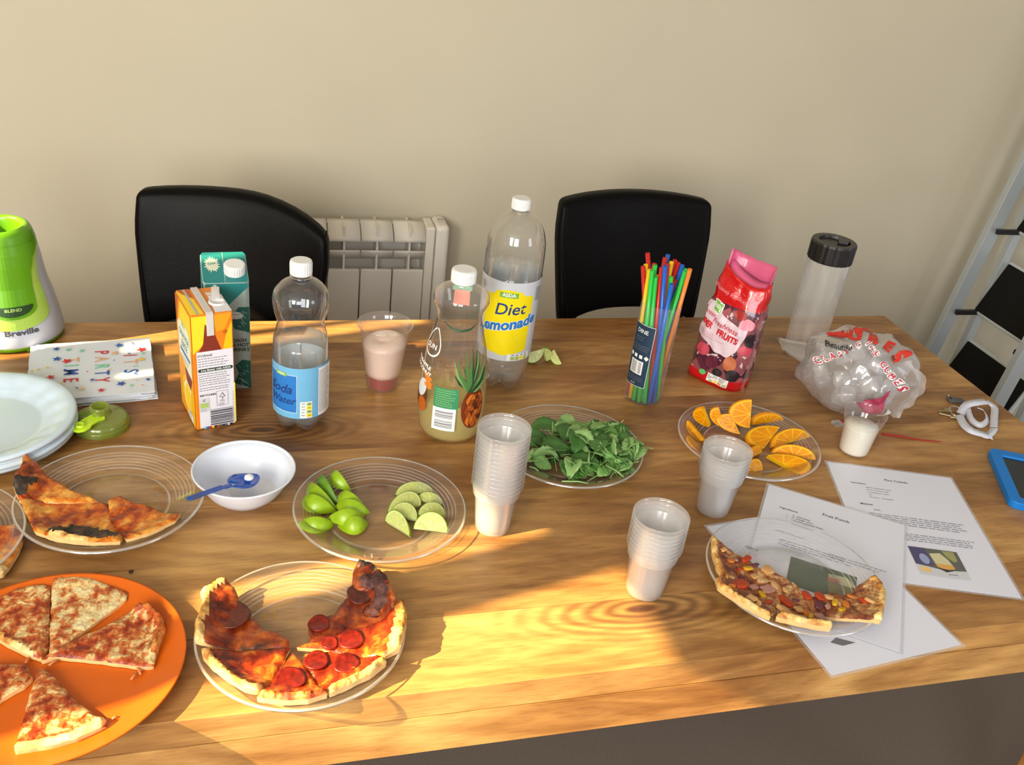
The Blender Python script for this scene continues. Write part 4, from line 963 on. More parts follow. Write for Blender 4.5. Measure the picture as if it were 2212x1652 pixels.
c_ = mixc(nt, zb_.outputs[0], c_, srgb(202, 16, 24)); nt.links.new(c_, bs.inputs['Base Color']); bs.inputs['Roughness'].default_value = .25; bs.inputs['Coat Weight'].default_value = .5
bump(nt, gr.outputs['Fac'], .25, .004, bs); nt.links.new(bs.outputs[0], out.inputs[0])
PINK = plain('bag_inside_pink', srgb(214, 96, 134), .3, coat=.3, bmp=.4, vscale=60)
o = mb.build('bag_film', MATS['bag_film'], bag, smooth=True, solid=.0008)
# pink inner face of the open mouth, back panel rising above the front
V = []; n_ = 20
for j in range(7):
    for i in range(n_+1):
        a = PI*(-.02+1.04*i/n_); p = bagp(a, .86+.14*min(1, j/3)); up_ = max(0, j-3)*.010*(.75+.25*math.sin(a))
        V.append(p*1.0+Vector((-.0012*math.cos(a), -.0016+up_*.25, up_+.0006*math.sin(i*1.7))))
MB().add(V, [(j*(n_+1)+i, j*(n_+1)+i+1, (j+1)*(n_+1)+i+1, (j+1)*(n_+1)+i) for j in range(6) for i in range(n_)]).build('inner_film', PINK, bag, smooth=True, solid=.0005)
V = []
for j in range(5):
    for i in range(13): a = -PI/2+(-.9+1.8*i/12); p = bagp(a, .90+.025*j); V.append(p+Vector((0, .006*j, .002*j-.0002*j*j)))
MB().add(V, [(j*13+i, j*13+i+1, (j+1)*13+i+1, (j+1)*13+i) for j in range(4) for i in range(12)]).build('folded_front', PINK, bag, smooth=True, solid=.0005)
# gusset seam on the right, clear film
V = []
for j in range(20):
    t = .02+.72*j/19; p = bagp(-.35, t); q = bagp(-.1, t); V += [p, p+Vector((.011+.002*math.sin(j*1.9), -.012, 0))]
MB().add(V, [(2*j, 2*j+1, 2*j+3, 2*j+2) for j in range(19)]).build('side_seam', clear('seam_film', (1, .9, .92), haze=.3, hazecol=(.85, .7, .72), edge=.7, base=.15, power=2, rough=.2), bag, smooth=True)
d = Decal(); RU = BW*.5
d.poly([(-.056, .115), (-.054, .148), (-.040, .152), (-.006, .136), (.030, .128), (.046, .130), (.044, .110), (.034, .080), (.022, .064), (-.004, .066), (-.030, .078), (-.054, .084)], flat('bag_label_white', (226, 204, 214)))
d.poly([(-.040, .158), (-.018, .154), (-.016, .140), (-.022, .134), (-.038, .138)], PW); d.poly([(-.0385, .1565), (-.0195, .1525), (-.0175, .1412), (-.0225, .136), (-.0367, .1395)], PGREEN); d.text('ASDA', -.028, .1465, .0078, PW, .03, rot=-.12)
d.text('Frozen', -.043, .131, .0115, flat('ink_crimson', (200, 40, 66)), .015, .3, -.1); d.text('Freshness', -.001, .1195, .0145, MATS['ink_crimson'], .015, .3, -.1)
d.text('SUMMER', -.047, .1115, .0150, PRED, .05, 0, -.12, .72); d.text('FRUITS', .010, .1020, .0165, PRED, .05, 0, -.12, .9)
d.lines(-.052, .096, .060, 3, .0045, .0006, MATS['ink_crimson'], 3)
d.ellipse(.040, .137, .014, .011, flat('berry_pink', (232, 150, 166)), 16); d.ellipse(.022, .150, .014, .009, flat('berry_red', (170, 44, 40)), 16); d.ellipse(.052, .108, .008, .014, flat('berry_black', (34, 18, 28)), 14); d.ellipse(.047, .088, .009, .009, flat('berry_rose', (196, 66, 84)), 14)
d.ellipse(.030, .055, .0125, .0145, flat('apricot', (190, 104, 60)), 18); d.ellipse(-.030, .062, .014, .012, flat('berry_rose', (196, 66, 84)), 16); d.ellipse(-.004, .046, .013, .013, flat('berry_wine', (96, 24, 48)), 16); d.ellipse(.012, .030, .010, .008, MATS['berry_black'], 14); d.ellipse(.040, .033, .012, .012, MATS['berry_black'], 14)
d.rect(.016, .0150, .042, .016, PW, -.04); d.lines(-.003, .020, .038, 3, .003, .0012, PK, 3)
for i in range(4): d.rect(.004+i*.009, .0098, .0068, .0042, (PLG, PYEL, flat('amber', (226, 150, 70)), PLG)[i], -.04)
d.ellipse(-.016, .020, .006, .006, flat('five_green', (96, 190, 110)), 14)
d.text('deliciously fruitilicious', -.012, .176, .0098, flat('print_rose', (240, 150, 160)), .0, .3, -.05)
for x_, z_ in ((-.008, .190), (.014, .186), (.034, .193), (.0, .200)): d.rect(x_, z_, .008, .0009, MATS['print_rose'], -.2)
def bagmap(u, v, h):
    a = -PI/2+u/(RU)*1.02
    # follow the flat front: invert x roughly
    t = v/HB; x = max(-.97, min(.97, u/(RU*1.02))); ca = x; sa = -(1-abs(x)**3.2)**(1/3.2); a = math.atan2(sa, ca)
    return tuple(bagp(a, t, h+.0009))
d.build('front_print', bagmap, bag, step=.004, stepv=.006)

# ---------------------------------------------------------------- laminated recipe sheets
PAPER = plain('laminated_paper', srgb(224, 226, 240), .38, coat=.25); LAM = clear('laminate_edge', haze=.25, hazecol=(.85, .86, .9), edge=.4, base=.06, power=2, rough=.1)
INK = flat('ink_soft_grey', (128, 126, 140)); INKD = flat('ink_dark_grey', (70, 68, 80))
SH = [(.9835, .9452, -.3175), (.7635, .8405, .1089), (.7903, .8841, -.6266)]
def sheet(i, z, label):
    x, y, ph = SH[i]; t = thing('recipe_sheet', (x, y, TZ+z), label, 'paper', ph)
    MB().box((0, 0, .0003), (.208, .295, .0005)).build('page', PAPER, t)
    V = []; 
    for (a, b) in ((.104, .1475), (.108, .1515)):
        for hz in (.0001, .0004): V += [(-a, -b, hz), (a, -b, hz), (a, b, hz), (-a, b, hz)]
    mb = MB(); mb.add(V, [(4+k, 4+(k+1) % 4, 12+(k+1) % 4, 12+k) for k in range(4)]+[(8+k, 8+(k+1) % 4, 12+(k+1) % 4, 12+k) for k in range(4)]); mb.build('laminate_border', LAM, t)
    return t
s1 = sheet(0, .0003, 'printed pina colada recipe sheet at the far right, under the corner of another')
s3 = sheet(1, .0003, 'lowest recipe sheet, its corner hanging over the front edge of the table')
s2 = sheet(2, .0018, 'printed fruit punch recipe sheet directly under the vegetable pizza plate')
d = Decal(); d.text('Pina Colada', .002, .114, .0080, INKD, .015); d.text('Ingredients', -.0655, .0945, .0055, INKD, .012)
for i, t in enumerate(('200ml pineapple juice', '60ml coconut milk', 'crushed ice cubes', 'ice', 'Garnish - pineapple')): d.text(t, -.056, .085-i*.0068, .0048, INK, 0, 0, 0, 1, 'LEFT')
d.text('Method', -.067, .0365, .0062, INKD, .012); d.text('Adult -', -.052, .024, .0048, INKD, 0)
d.lines(-.068, .0125, .150, 5, .0052, .0014, INK, 3, .12); d.lines(-.040, -.030, .125, 4, .0050, .0014, INK, 4, .12)
PH = [flat('photo_%d' % i, c) for i, c in enumerate([(96, 98, 92), (78, 74, 112), (206, 202, 160), (216, 164, 88), (160, 156, 104), (204, 208, 214), (236, 196, 128), (54, 54, 52), (150, 160, 200)])]
d.rect(.0055, -.0915, .073, .064, PH[5]); d.poly([(-.031, -.060), (.042, -.060), (.042, -.104), (.010, -.108), (-.031, -.100)], PH[0]); d.poly([(-.031, -.060), (-.006, -.060), (-.004, -.100), (-.031, -.100)], PH[1]); d.ellipse(-.014, -.086, .007, .012, PH[8], 14)
d.poly([(-.003, -.072), (.014, -.068), (.022, -.082), (.026, -.100), (.012, -.106), (.0, -.098)], PH[2]); d.poly([(.000, -.094), (.025, -.094), (.026, -.102), (.012, -.107), (.0, -.101)], PH[3]); d.poly([(.018, -.062), (.036, -.062), (.036, -.082), (.030, -.086), (.022, -.076)], PH[4])
d.poly([(.0, -.104), (.010, -.112), (.024, -.106)], PH[7]); d.ellipse(-.020, -.111, .009, .006, PH[6], 14); d.lines(.012, -.117, .018, 1, .003, .0016, PH[0], 2)
d.build('print', lambda u, v, h: (u, v, h*.5+.0005), s1)
d = Decal(); d.text('Fruit Punch', .0035, .109, .0088, INKD, .02); d.text('Ingredients', -.066, .0935, .0062, INKD, .015)
for i, t in enumerate(('1L  lemonade', '1L orange  juice', '1 punnet summer fruits')): d.text('%s' % t, -.060, .0815-i*.0060, .0050, INKD, .008, 0, 0, 1, 'LEFT'); d.rect(-.067, .0815-i*.006, .0012, .0012, INKD)
d.lines(-.058, .063, .04, 2, .005, .001, PG, 2); d.text('Options', -.104, -.032, .0060, INKD, .01); d.lines(-.078, .030, .050, 1, .005, .0014, INK, 9); d.lines(-.070, .010, .11, 3, .0056, .0014, INK, 6, .2); d.lines(.0, .012, .085, 2, .0060, .0014, INK, 8, .2)
d.rect(-.003, -.0535, .092, .064, flat('photo_green_grey', (84, 98, 82))); d.poly([(.004, -.034), (.030, -.030), (.044, -.046), (.030, -.052), (.006, -.046)], flat('photo_cream', (190, 186, 150))); d.poly([(.004, -.042), (.020, -.040), (.024, -.048), (.006, -.050)], flat('photo_pink', (186, 110, 94))); d.poly([(.004, -.050), (.040, -.050), (.036, -.084), (.010, -.084)], flat('photo_olive', (124, 120, 78)))
d.build('print', lambda u, v, h: (u, v, h*.5+.0005), s2)
d = Decal(); d.poly([(-.057, -.0945), (-.0366, -.1088), (-.0575, -.1093), (-.070, -.100)], PG); d.build('print', lambda u, v, h: (u, v, h*.5+.0005), s3)

# ---------------------------------------------------------------- tablet, lanyard and small litter
TBL = plain('tablet_case_blue', srgb(0, 120, 206), .5, bmp=.15, vscale=200); SCR = plain('tablet_screen', (.010, .011, .010, 1), .12)
ta, tb_, tc_ = at(2134, 966, .012), at(2212, 975, .012), at(2208, 1140, .012)
ux_ = (tb_-ta).normalized(); vx_ = Vector((ux_.y, -ux_.x, 0))
ang = math.atan2(ux_.y, ux_.x); dx_ = (tc_-ta).dot(ux_); ang2 = math.atan2((tc_-ta).y, (tc_-ta).x)+PI/2
tba = thing('tablet', ta-Vector((0, 0, .012)), 'tablet in a thick blue rubber case at the right edge of the table', 'tablet', ang2)
tl_ = .17; tw_ = .235
def rr(w0, w1, h0_, h1_, r, z, n=6):
    P = []
    for cx_, cy_, a0 in ((w1-r, h1_-r, 0), (w0+r, h1_-r, PI/2), (w0+r, h0_+r, PI), (w1-r, h0_+r, 1.5*PI)):
        for i in range(n+1): a = a0+PI/2*i/n; P.append((cx_+r*math.cos(a), cy_+r*math.sin(a), z))
    return P
o1, o2 = rr(0, tw_, -tl_, 0, .014, 0), rr(0, tw_, -tl_, 0, .014, .013); i1, i2 = rr(.019, tw_-.019, -tl_+.019, -.019, .004, .013), rr(.019, tw_-.019, -tl_+.019, -.019, .004, .009); n_ = len(o1)
mb = MB(); mb.add(o1+o2+i1+i2, [tuple(reversed(range(n_)))]+[(k*n_+i, k*n_+(i+1) % n_, (k+1)*n_+(i+1) % n_, (k+1)*n_+i) for k in range(3) for i in range(n_)]+[tuple(range(3*n_, 4*n_))])
mb.build('rubber_case', TBL, tba, bevel=.0015); mb = MB(); mb.add([(x, y, .0095) for x, y, z in i2]+[(x, y, .0092) for x, y, z in i2], [tuple(range(n_))]+[(i, (i+1) % n_, n_+(i+1) % n_, n_+i) for i in range(n_)]); mb.build('screen', SCR, tba)

RIB = plain('lanyard_ribbon', srgb(206, 208, 220), .6, bmp=.2, vscale=400)
lp0 = at(2090, 905); lan = thing('lanyard', lp0, 'pale grey lanyard ribbon coiled beside the table edge with key ring and keys', 'lanyard')
def ribbon(pts, w_, mt, name, parent, org):
    """pts: (u, v, z, tilt) crop positions; band standing or lying by tilt"""
    P = [at(2020+u/4.859, 840+v/4.859, z)-org for u, v, z, t in pts]; T = [t*.55 for *_, t in pts]; n = 8; S = []; TT = []
    for i in range(len(P)-1):
        p0, p1, p2, p3 = P[max(0, i-1)], P[i], P[i+1], P[min(len(P)-1, i+2)]
        for k in range(n):
            t = k/n; S.append(.5*((2*p1)+(p2-p0)*t+(2*p0-5*p1+4*p2-p3)*t*t+(3*p1-p0-3*p2+p3)*t**3)); TT.append(T[i]+(T[i+1]-T[i])*t)
    S.append(P[-1]); TT.append(T[-1]); V = []
    for i, p in enumerate(S):
        dd = (S[min(i+1, len(S)-1)]-S[max(0, i-1)]).normalized(); s_ = Vector((-dd.y, dd.x, 0)).normalized(); q = s_*math.cos(TT[i])+Vector((0, 0, 1))*math.sin(TT[i])
        for e_ in (-.5, .5):
            pp = p+q*w_*e_; pp.z = max(.0008, pp.z); V.append(pp)
    return MB().add(V, [(2*i, 2*i+1, 2*i+3, 2*i+2) for i in range(len(S)-1)]).build(name, mt, parent, smooth=True, solid=.0008)
ribbon([(265, 260, .006, .2), (330, 170, .014, .5), (440, 140, .018, .6), (540, 130, .015, .4)], .015, RIB, 'ribbon', lan, lp0)
ribbon([(540, 130, .014, .3), (620, 190, .010, .2), (620, 300, .008, .4), (615, 400, .006, .5)], .013, RIB, 'ribbon', lan, lp0)
ribbon([(250, 270, .008, .7), (300, 370, .009, .9), (370, 430, .010, 1.0), (450, 460, .008, .8), (530, 480, .006, .4), (600, 510, .003, .1)], .014, RIB, 'ribbon', lan, lp0)
ribbon([(620, 410, .008, .6), (600, 450, .007, .3), (540, 500, .004, .1), (500, 490, .004, .1)], .013, RIB, 'ribbon', lan, lp0)
ribbon([(340, 210, .010, 1.3), (380, 320, .008, 1.4), (470, 380, .007, 1.4), (545, 330, .008, 1.4), (520, 240, .010, 1.3), (440, 200, .012, 1.1)], .011, RIB, 'ribbon', lan, lp0)
rc = at(2020+230/4.859, 840+238/4.859, .006)-lp0
MB().tube([rc+Vector((.014*math.cos(a), .014*math.sin(a), .0035*math.sin(a))) for a in [2*PI*i/32 for i in range(33)]], .0011, 8, caps=False).build('key_ring', STEEL, lan, smooth=True)
DGY = plain('dark_grey_plastic', (.09, .09, .10, 1), .4); BRS = plain('brass_key', (.55, .45, .26, 1), .3, 1)
kp = at(2020+215/4.859, 840+120/4.859, .004)-lp0; mb = MB().box(kp, (.030, .017, .006), M=Matrix.Rotation(-.35, 3, 'Z')); mb.build('buckle', DGY, lan, bevel=.0015)
kp2 = at(2020+150/4.859, 840+95/4.859, .004)-lp0; MB().box(kp2, (.004, .019, .006), M=Matrix.Rotation(-.35, 3, 'Z')).build('buckle_clip', STEEL, lan, bevel=.001)
for (u, v), rz in (((120, 225), .05), ((160, 280), -.55)):
    kq = at(2020+u/4.859, 840+v/4.859, .002)-lp0; kb = MB(); M3 = Matrix.Rotation(rz, 3, 'Z')
    kb.box(kq-M3 @ Vector((.010, 0, 0)), (.020, .0045, .0016), M=M3); kb.box(kq+M3 @ Vector((.006, 0, 0)), (.014, .014, .0018), M=M3); kb.build('key', BRS, lan, bevel=.0008)
# red tape strip
sa, sb_ = at(1905, 938), at(2032, 956); st = thing('plastic_strip', (sa+sb_)/2, 'thin red and clear plastic strip lying behind the cup of milky drink', 'strip'); V = []
for i in range(13):
    t = i/12; p = sa.lerp(sb_, t)-(sa+sb_)/2; p.z = .0010+.0012*math.sin(t*5)**2; w_ = .0034*(1-.65*t); V += [p+Vector((.0, -w_-.002*math.sin(t*3), 0)), p+Vector((0, w_-.002*math.sin(t*3), 0))]
MB().add(V, [(2*i, 2*i+1, 2*i+3, 2*i+2) for i in range(12)]).build('strip_film', flat('strip_red', (190, 30, 34)), st, solid=.0004)
cc_ = at(1812, 917); cl = thing('plastic_clip', cc_, 'tiny clear plastic tag with a red end left of the milky cup', 'tag', .1)
MB().box((-.004, 0, .003), (.017, .016, .006)).build('tag_body', clear('tag_clear', haze=.2, edge=.5, base=.1, power=2), cl, bevel=.001); MB().box((.0075, .002, .003), (.006, .009, .0062)).build('red_end', MATS['strip_red'], cl, bevel=.0015)

# ---------------------------------------------------------------- bag of ice cubes
ic = at(1853, 806, .070); C0 = Vector((ic.x, ic.y, TZ)); ICZ = .072
ice = thing('ice_cube_bag', C0, 'clear plastic bag of ice cubes with red lettering, slumped behind the milky cup', 'bag')
nvw = (CAM-(C0+Vector((0, 0, ICZ)))).normalized(); rv = Vector((-nvw.y, nvw.x, 0)).normalized()*1; rv = rv if rv.x > 0 else -rv; uv_ = nvw.cross(rv); uv_ = uv_ if uv_.z > 0 else -uv_
def blob(dv, off=0):
    dv = dv.normalized(); k = mnoise.noise(dv*2.1+Vector((3, 1, 5)))*.13+mnoise.noise(dv*5.5)*.07+mnoise.noise(dv*13)*.028
    a_, b_, c_ = .104, .088, .078
    rad = 1/math.sqrt((dv.dot(rv)/a_)**2+((dv-rv*dv.dot(rv)-Vector((0, 0, dv.z))).length/b_)**2+(dv.z/c_)**2)
    p = dv*(rad*(1+k)+off)+Vector((0, 0, ICZ)); p.z = max(p.z, .0012+.001*abs(k)*10+off*.3); return p
bm = bmesh.new(); bmesh.ops.create_icosphere(bm, subdivisions=5, radius=1)
for v in bm.verts: v.co = blob(v.co)
me = bpy.data.meshes.new('bag_film'); bm.to_mesh(me); bm.free()
BAGF = clear('ice_bag_film', haze=.24, hazecol=(.97, .95, .96), edge=.5, base=.08, power=1.6, rough=.16, translucent=True); me.materials.append(BAGF)
for p_ in me.polygons: p_.use_smooth = True
o = bpy.data.objects.new('bag_film', me); COL.objects.link(o); o.parent = ice
# left lobe with the torn opening
lq = at(1660+330/5.506, 660+560/5.506, .03)-C0; V = []; nl = 28
for j in range(9):
    for i in range(nl):
        a = 2*PI*i/nl; t = j/8; c_ = Vector((.0, .0, .052)).lerp(lq, t)*1.0+Vector((0, 0, .012*math.sin(PI*t))); 
        if t > .7: c_ += (lq-Vector((0, 0, .05)))*(t-.7)*.9
        w1, w2 = .060*(1-t)+.034*t, .050*(1-t)+.016*t*(1.2-t); ax_ = Vector((0.2, 1, 0)).normalized()
        p = c_+ax_*w1*math.cos(a)+Vector((0, 0, 1))*w2*math.sin(a); p += Vector((1, .5, 1))*.004*mnoise.noise(p*50); p.z = max(.0012, p.z); V.append(p)
MB().add(V, [(j*nl+i, j*nl+(i+1) % nl, (j+1)*nl+(i+1) % nl, (j+1)*nl+i) for j in range(2, 8) for i in range(nl)]).build('bag_neck', BAGF, ice, smooth=True)
d = Decal(); RI = flat('bag_print_red', (206, 50, 34)); RM = flat('bag_print_crimson', (190, 44, 70))
U = .154e-3
def bc(x, y): return ((x-1070)*U*1.06, (770-y)*U*1.06)
def bt(ch_, x, y, size, mt, rot, bold=.05, sx=1): u, v = bc(x, y); d.text(ch_, u, v, size, mt, bold, 0, rot, sx)
for ch_, x, y, s_, r_, in (('C', 650, 330, .058, .55), ('U', 880, 320, .040, .08), ('B', 1120, 300, .038, -.05), ('E', 1320, 345, .032, -.35), ('S', 1470, 440, .034, -.7)): bt(ch_, x, y, s_*.82, RI, r_, .06, 1.25)
d.poly([bc(780, 175), bc(1000, 140), bc(1180, 190), bc(1010, 215), bc(880, 270)], RI); d.poly([bc(640, 190), bc(760, 320), bc(660, 440), bc(590, 330), bc(500, 335)], RI)
for i, ch_ in enumerate('CLASSIC'): t = i/6; bt(ch_, 600+375*t, 775-325*t, .0155, PW, .73, .10); bt(ch_, 600+375*t, 775-325*t, .0155, RM, .73, .035)
for i, ch_ in enumerate('ICE CUBES'):
    t = i/8
    if ch_ != ' ': bt(ch_, 1075+470*t, 395+415*t, .0165, PW, -.74, .10); bt(ch_, 1075+470*t, 395+415*t, .0165, RM, -.74, .035)
bt('Beautiful', 770, 535, .0140, PK, .14, .02); bt('fu', 1430, 470, .0120, PK, -.5, .02)
d.poly([bc(1460, 860), bc(1160, 1150), bc(1330, 1215), bc(1430, 1185)], flat('bag_card_maroon', (170, 60, 90))); d.poly([bc(1480, 1060), bc(1555, 1110), bc(1500, 1210), bc(1440, 1240), bc(1430, 1180)], PW)
def blobmap(u, v, h):
    rho = math.asin(min(.985, math.hypot(u, v)/.100))
    if rho < 1e-6: return tuple(blob(nvw, h+.0012))
    q = (rv*u+uv_*v).normalized(); return tuple(blob(nvw*math.cos(rho)+q*math.sin(rho), h+.0012))
d.build('print', blobmap, ice, step=.005, stepv=.005)
ICEM = clear('ice', haze=.42, hazecol=(.97, .97, 1.0), edge=.45, base=.08, power=1.7, rough=.12, translucent=True)
r_ = random.Random(21); n_ice = 0; pts_ = []
while n_ice < 34:
    dv = Vector((r_.uniform(-1, 1), r_.uniform(-1, 1), r_.uniform(-.9, .9)))
    if dv.length > 1: continue
    q = blob(dv); q = Vector((0, 0, ICZ))+(q-Vector((0, 0, ICZ)))*min(.72, .25+dv.length*.55)
    if q.z < .02 or any((q-p_).length < .024 for p_ in pts_): 
        n_ice += .02; continue
    pts_.append(q); n_ice += 1
icd = None
for k, q in enumerate(pts_):
    if icd is None:
        o = MB().box((0, 0, 0), (.027, .027, .024)).build('ice_cube', ICEM, None, smooth=True, bevel=.005); icd = o
    else: o = icd.copy(); COL.objects.link(o)
    o.location = C0+q; o.rotation_euler = (r_.uniform(0, 3), r_.uniform(0, 3), r_.uniform(0, 3))
    tag(o, 'cloudy ice cube inside the clear bag with red lettering', 'ice cube', 'ice cubes in the bag')
V = []
for i in range(17):     # crimped clear edge of the bag on the right
    a = -1.35+2.5*i/16; q = rv*math.cos(a*.55)+Vector((0, 0, 1))*math.sin(a*.55)*.9+nvw*.25; p = blob(q, -.002); e_ = q.normalized(); V += [p, p+e_*(.013+.003*math.sin(i*1.7))+nvw*.002*math.sin(i*2.3)]
for k_ in range(0, len(V)): V[k_].z = max(.002, V[k_].z)
MB().add(V, [(2*i, 2*i+1, 2*i+3, 2*i+2) for i in range(16)]).build('bag_seam', clear('crimped_film', haze=.35, hazecol=(.95, .94, .94), edge=.7, base=.15, power=1.6, rough=.2, translucent=True), ice, smooth=True)

# ---------------------------------------------------------------- lime wedges
def fruit_mats(kind):
    if kind == 'lime':
        return plain('lime_skin', srgb(140, 174, 20), .34, var=.2, vscale=45, bmp=.18, sss=.1), plain('lime_pith', srgb(214, 224, 148), .45), plain('lime_flesh', srgb(204, 212, 124), .25, var=.12, vscale=220, bmp=.3, sss=.3)
    return plain('orange_skin', srgb(244, 158, 4), .4, var=.06, vscale=90, bmp=.2), plain('orange_pith', srgb(248, 190, 20), .45), plain('orange_flesh', srgb(236, 150, 4), .28, var=.1, vscale=180, bmp=.35, sss=.2)
def wedge(name, Apt, Bpt, dvec, R, label, group, phi=.62, dark=False):
    c = (Apt+Bpt)/2; t = thing(name, c, label, 'lime', 0, group); ax_ = (Bpt-Apt)/2; L = ax_.length; ax_.normalize()
    dv = (dvec-ax_*dvec.dot(ax_)).normalized(); sv_ = ax_.cross(dv); na, nr_ = 18, 8; V = []
    SK, PI_, FL = fruit_mats('lime')
    if dark: SK = plain('lime_skin_dark', srgb(96, 142, 30), .38, var=.2, vscale=45, bmp=.18)
    def pt(x, a, rk=1): r = R*max(0, 1-abs(x)**1.9)**.8*rk; return ax_*(x*L)+(dv*math.cos(a)+sv_*math.sin(a))*r-dv*R*.45
    for i in range(na+1):
        x = -1+2*i/na
        for j in range(nr_+1): V.append(pt(x, -phi+2*phi*j/nr_))
    MB().add(V, [(i*(nr_+1)+j, i*(nr_+1)+j+1, (i+1)*(nr_+1)+j+1, (i+1)*(nr_+1)+j) for i in range(na) for j in range(nr_)]).build('skin', SK, t, smooth=True)
    for s_ in (-1, 1):
        V = []
        for i in range(na+1): x = -1+2*i/na; V += [pt(x*.96, s_*phi*.985, .0), pt(x*.96, s_*phi*.985, .90), pt(x, s_*phi, 1.0)]
        mb = MB(); F1 = [(3*i, 3*i+1, 3*i+4, 3*i+3) for i in range(na)]; F2 = [(3*i+1, 3*i+2, 3*i+5, 3*i+4) for i in range(na)]
        MB().add(V, F1).build('flesh', FL, t); MB().add(V, F2).build('pith', PI_, t)
    return t
def lz(x, y, z): return at(620+x/5.672, 990+y/5.672, z)
G = 'lime wedges on the left of the lime plate'
W = [((215, 295), (565, 600), 'lime wedge at the upper left, third from the plate rim', 0), ((372, 190), (578, 522), 'darkest green lime wedge, second along the back of the plate', 1), ((143, 492), (572, 640), 'large lime wedge at the left rim of the plate, curling up', 0), ((120, 810), (585, 815), 'lime wedge nearest the plate rim at the front left', 0), ((522, 155), (735, 372), 'narrow lime wedge furthest back on the plate', 0),
     ((596, 440), (930, 600), 'broad shiny lime wedge at the centre of the wedge pile', 0), ((580, 560), (1000, 655), 'thin lime wedge tucked beneath the broad shiny one', 0), ((500, 735), (960, 700), 'yellowish lime wedge lying across the front of the pile', 0), ((625, 835), (1010, 805), 'lime wedge at the front right of the pile', 0)]
for k, (a, b, lb, dk) in enumerate(W):
    z = .010 if k in (0, 1, 2, 3, 4, 8) else .016
    wedge('lime_wedge', lz(*a, z), lz(*b, z), Vector((-.62, -.42, .62)) if k not in (3, 7, 8) else Vector((-.1, -.80, .6)), .0245 if k in (2, 5, 8) else .0220, lb, G, .54, dk)

def halfslice(kind, A, B, C, th, label, cat, group, nseg=5, name=None):
    M_ = (A+B)/2; X = (B-A)/2; Y = C-M_; n = X.cross(Y).normalized()
    if n.dot(CAM-M_) < 0: n = -n
    t = thing(name or kind+'_slice', M_, label, cat, 0, group); SK, PT, FL = fruit_mats(kind); na = 20
    P = lambda r, a, h: X*(r*math.cos(a))+Y*(r*math.sin(a))+n*h
    A_ = [PI*i/na for i in range(na+1)]
    V = []
    for a in A_: V += [P(1, a, -th), P(1.015, a, -th*.5), P(1, a, 0), P(.955, a, .0002)]
    MB().add(V, [(4*i+j, 4*i+j+1, 4*i+5+j, 4*i+4+j) for i in range(na) for j in range(3)]).build('rind', SK, t, smooth=True)
    V = [P(0, 0, 0)]+[P(.96, a, 0) for a in A_]; V += [P(0, 0, -th)]+[P(.99, a, -th) for a in A_]; k = na+2
    MB().add(V, [(0, 1+i, 2+i) for i in range(na)]+[(k, k+2+i, k+1+i) for i in range(na)]+[(0, k, k+1, 1), (0, na+1, k+na+1, k)]).build('pith', PT, t)
    mb = MB(); w_ = PI/nseg
    for s_ in range(nseg):
        a0, a1 = s_*w_+.045, (s_+1)*w_-.045; c_ = (a0+a1)/2; V = [P(.09, c_, .0004)]; V += [P(.86, a0+(a1-a0)*i/6, .0005) for i in range(7)]; V += [P(.48, c_, .0014)]
        mb.add(V, [(0, 1, 8)]+[(8, 1+i, 2+i) for i in range(6)]+[(0, 8, 7)])
    mb.build('flesh', FL, t, smooth=True); return t
S = [((1330, 445), (1795, 420), (1560, 280), .004, .010, 'lime half slice furthest back in the fan of slices'), ((1590, 510), (1905, 565), (1755, 410), .005, .011, 'lime half slice on the right of the fan, second row'), ((1232, 655), (1645, 570), (1465, 402), .007, .014, 'lime half slice on the left of the fan, second row'), ((1600, 690), (1940, 700), (1785, 530), .009, .015, 'lime half slice on the right of the fan, third row'),
     ((1258, 690), (1595, 745), (1460, 535), .010, .017, 'lime half slice on the left of the fan, third row'), ((1200, 760), (1498, 942), (1368, 648), .009, .020, 'lime half slice at the front left of the fan, cut ragged'), ((1545, 862), (1962, 908), (1785, 650), .006, .026, 'bright sunlit lime half slice at the front right of the fan')]
for a, b, c_, z0, z1, lb in S: halfslice('lime', lz(*a, z0), lz(*b, z0), lz(*c_, z1), .005 if z1 < .019 else .009, lb, 'lime', 'lime slices fanned on the right of the lime plate')
# squeezed lime ends behind the lemonade bottle
def lz2(x, y, z): return at(1100+x/4.131, 700+y/4.131, z)
halfslice('lime', lz2(130, 270, .016), lz2(312, 215, .030), lz2(225, 345, .004), .008, 'hollow lime end just right of the lemonade bottle', 'lime', 'used lime pieces behind the mint plate', name='lime_piece')
halfslice('lime', lz2(305, 215, .030), lz2(330, 330, .004), lz2(385, 265, .018), .010, 'curled lime peel in the middle of the three used lime pieces', 'lime', 'used lime pieces behind the mint plate', name='lime_piece')
halfslice('lime', lz2(400, 225, .024), lz2(470, 355, .003), lz2(375, 325, .006), .008, 'torn lime piece, rightmost of the three used pieces behind the mint', 'lime', 'used lime pieces behind the mint plate', name='lime_piece')
for (x, y, rr_) in ((1045, 1195, .0022), (955, 1195, .0012)):
    q = lz(x, y, .008); o = MB().lathe([(0, -rr_), (rr_*.8, -rr_*.6), (rr_, 0), (rr_*.7, rr_*.7), (0, rr_)], 10, fn=lambda p, a: p*(1+.15*math.sin(3*a))).build('crumb', PW, None, smooth=True); o.location = q
    tag(o, 'larger white crumb on the front rim of the lime plate' if rr_ > .002 else 'smaller white crumb on the front rim of the lime plate', 'crumb', 'white crumbs on the lime plate')

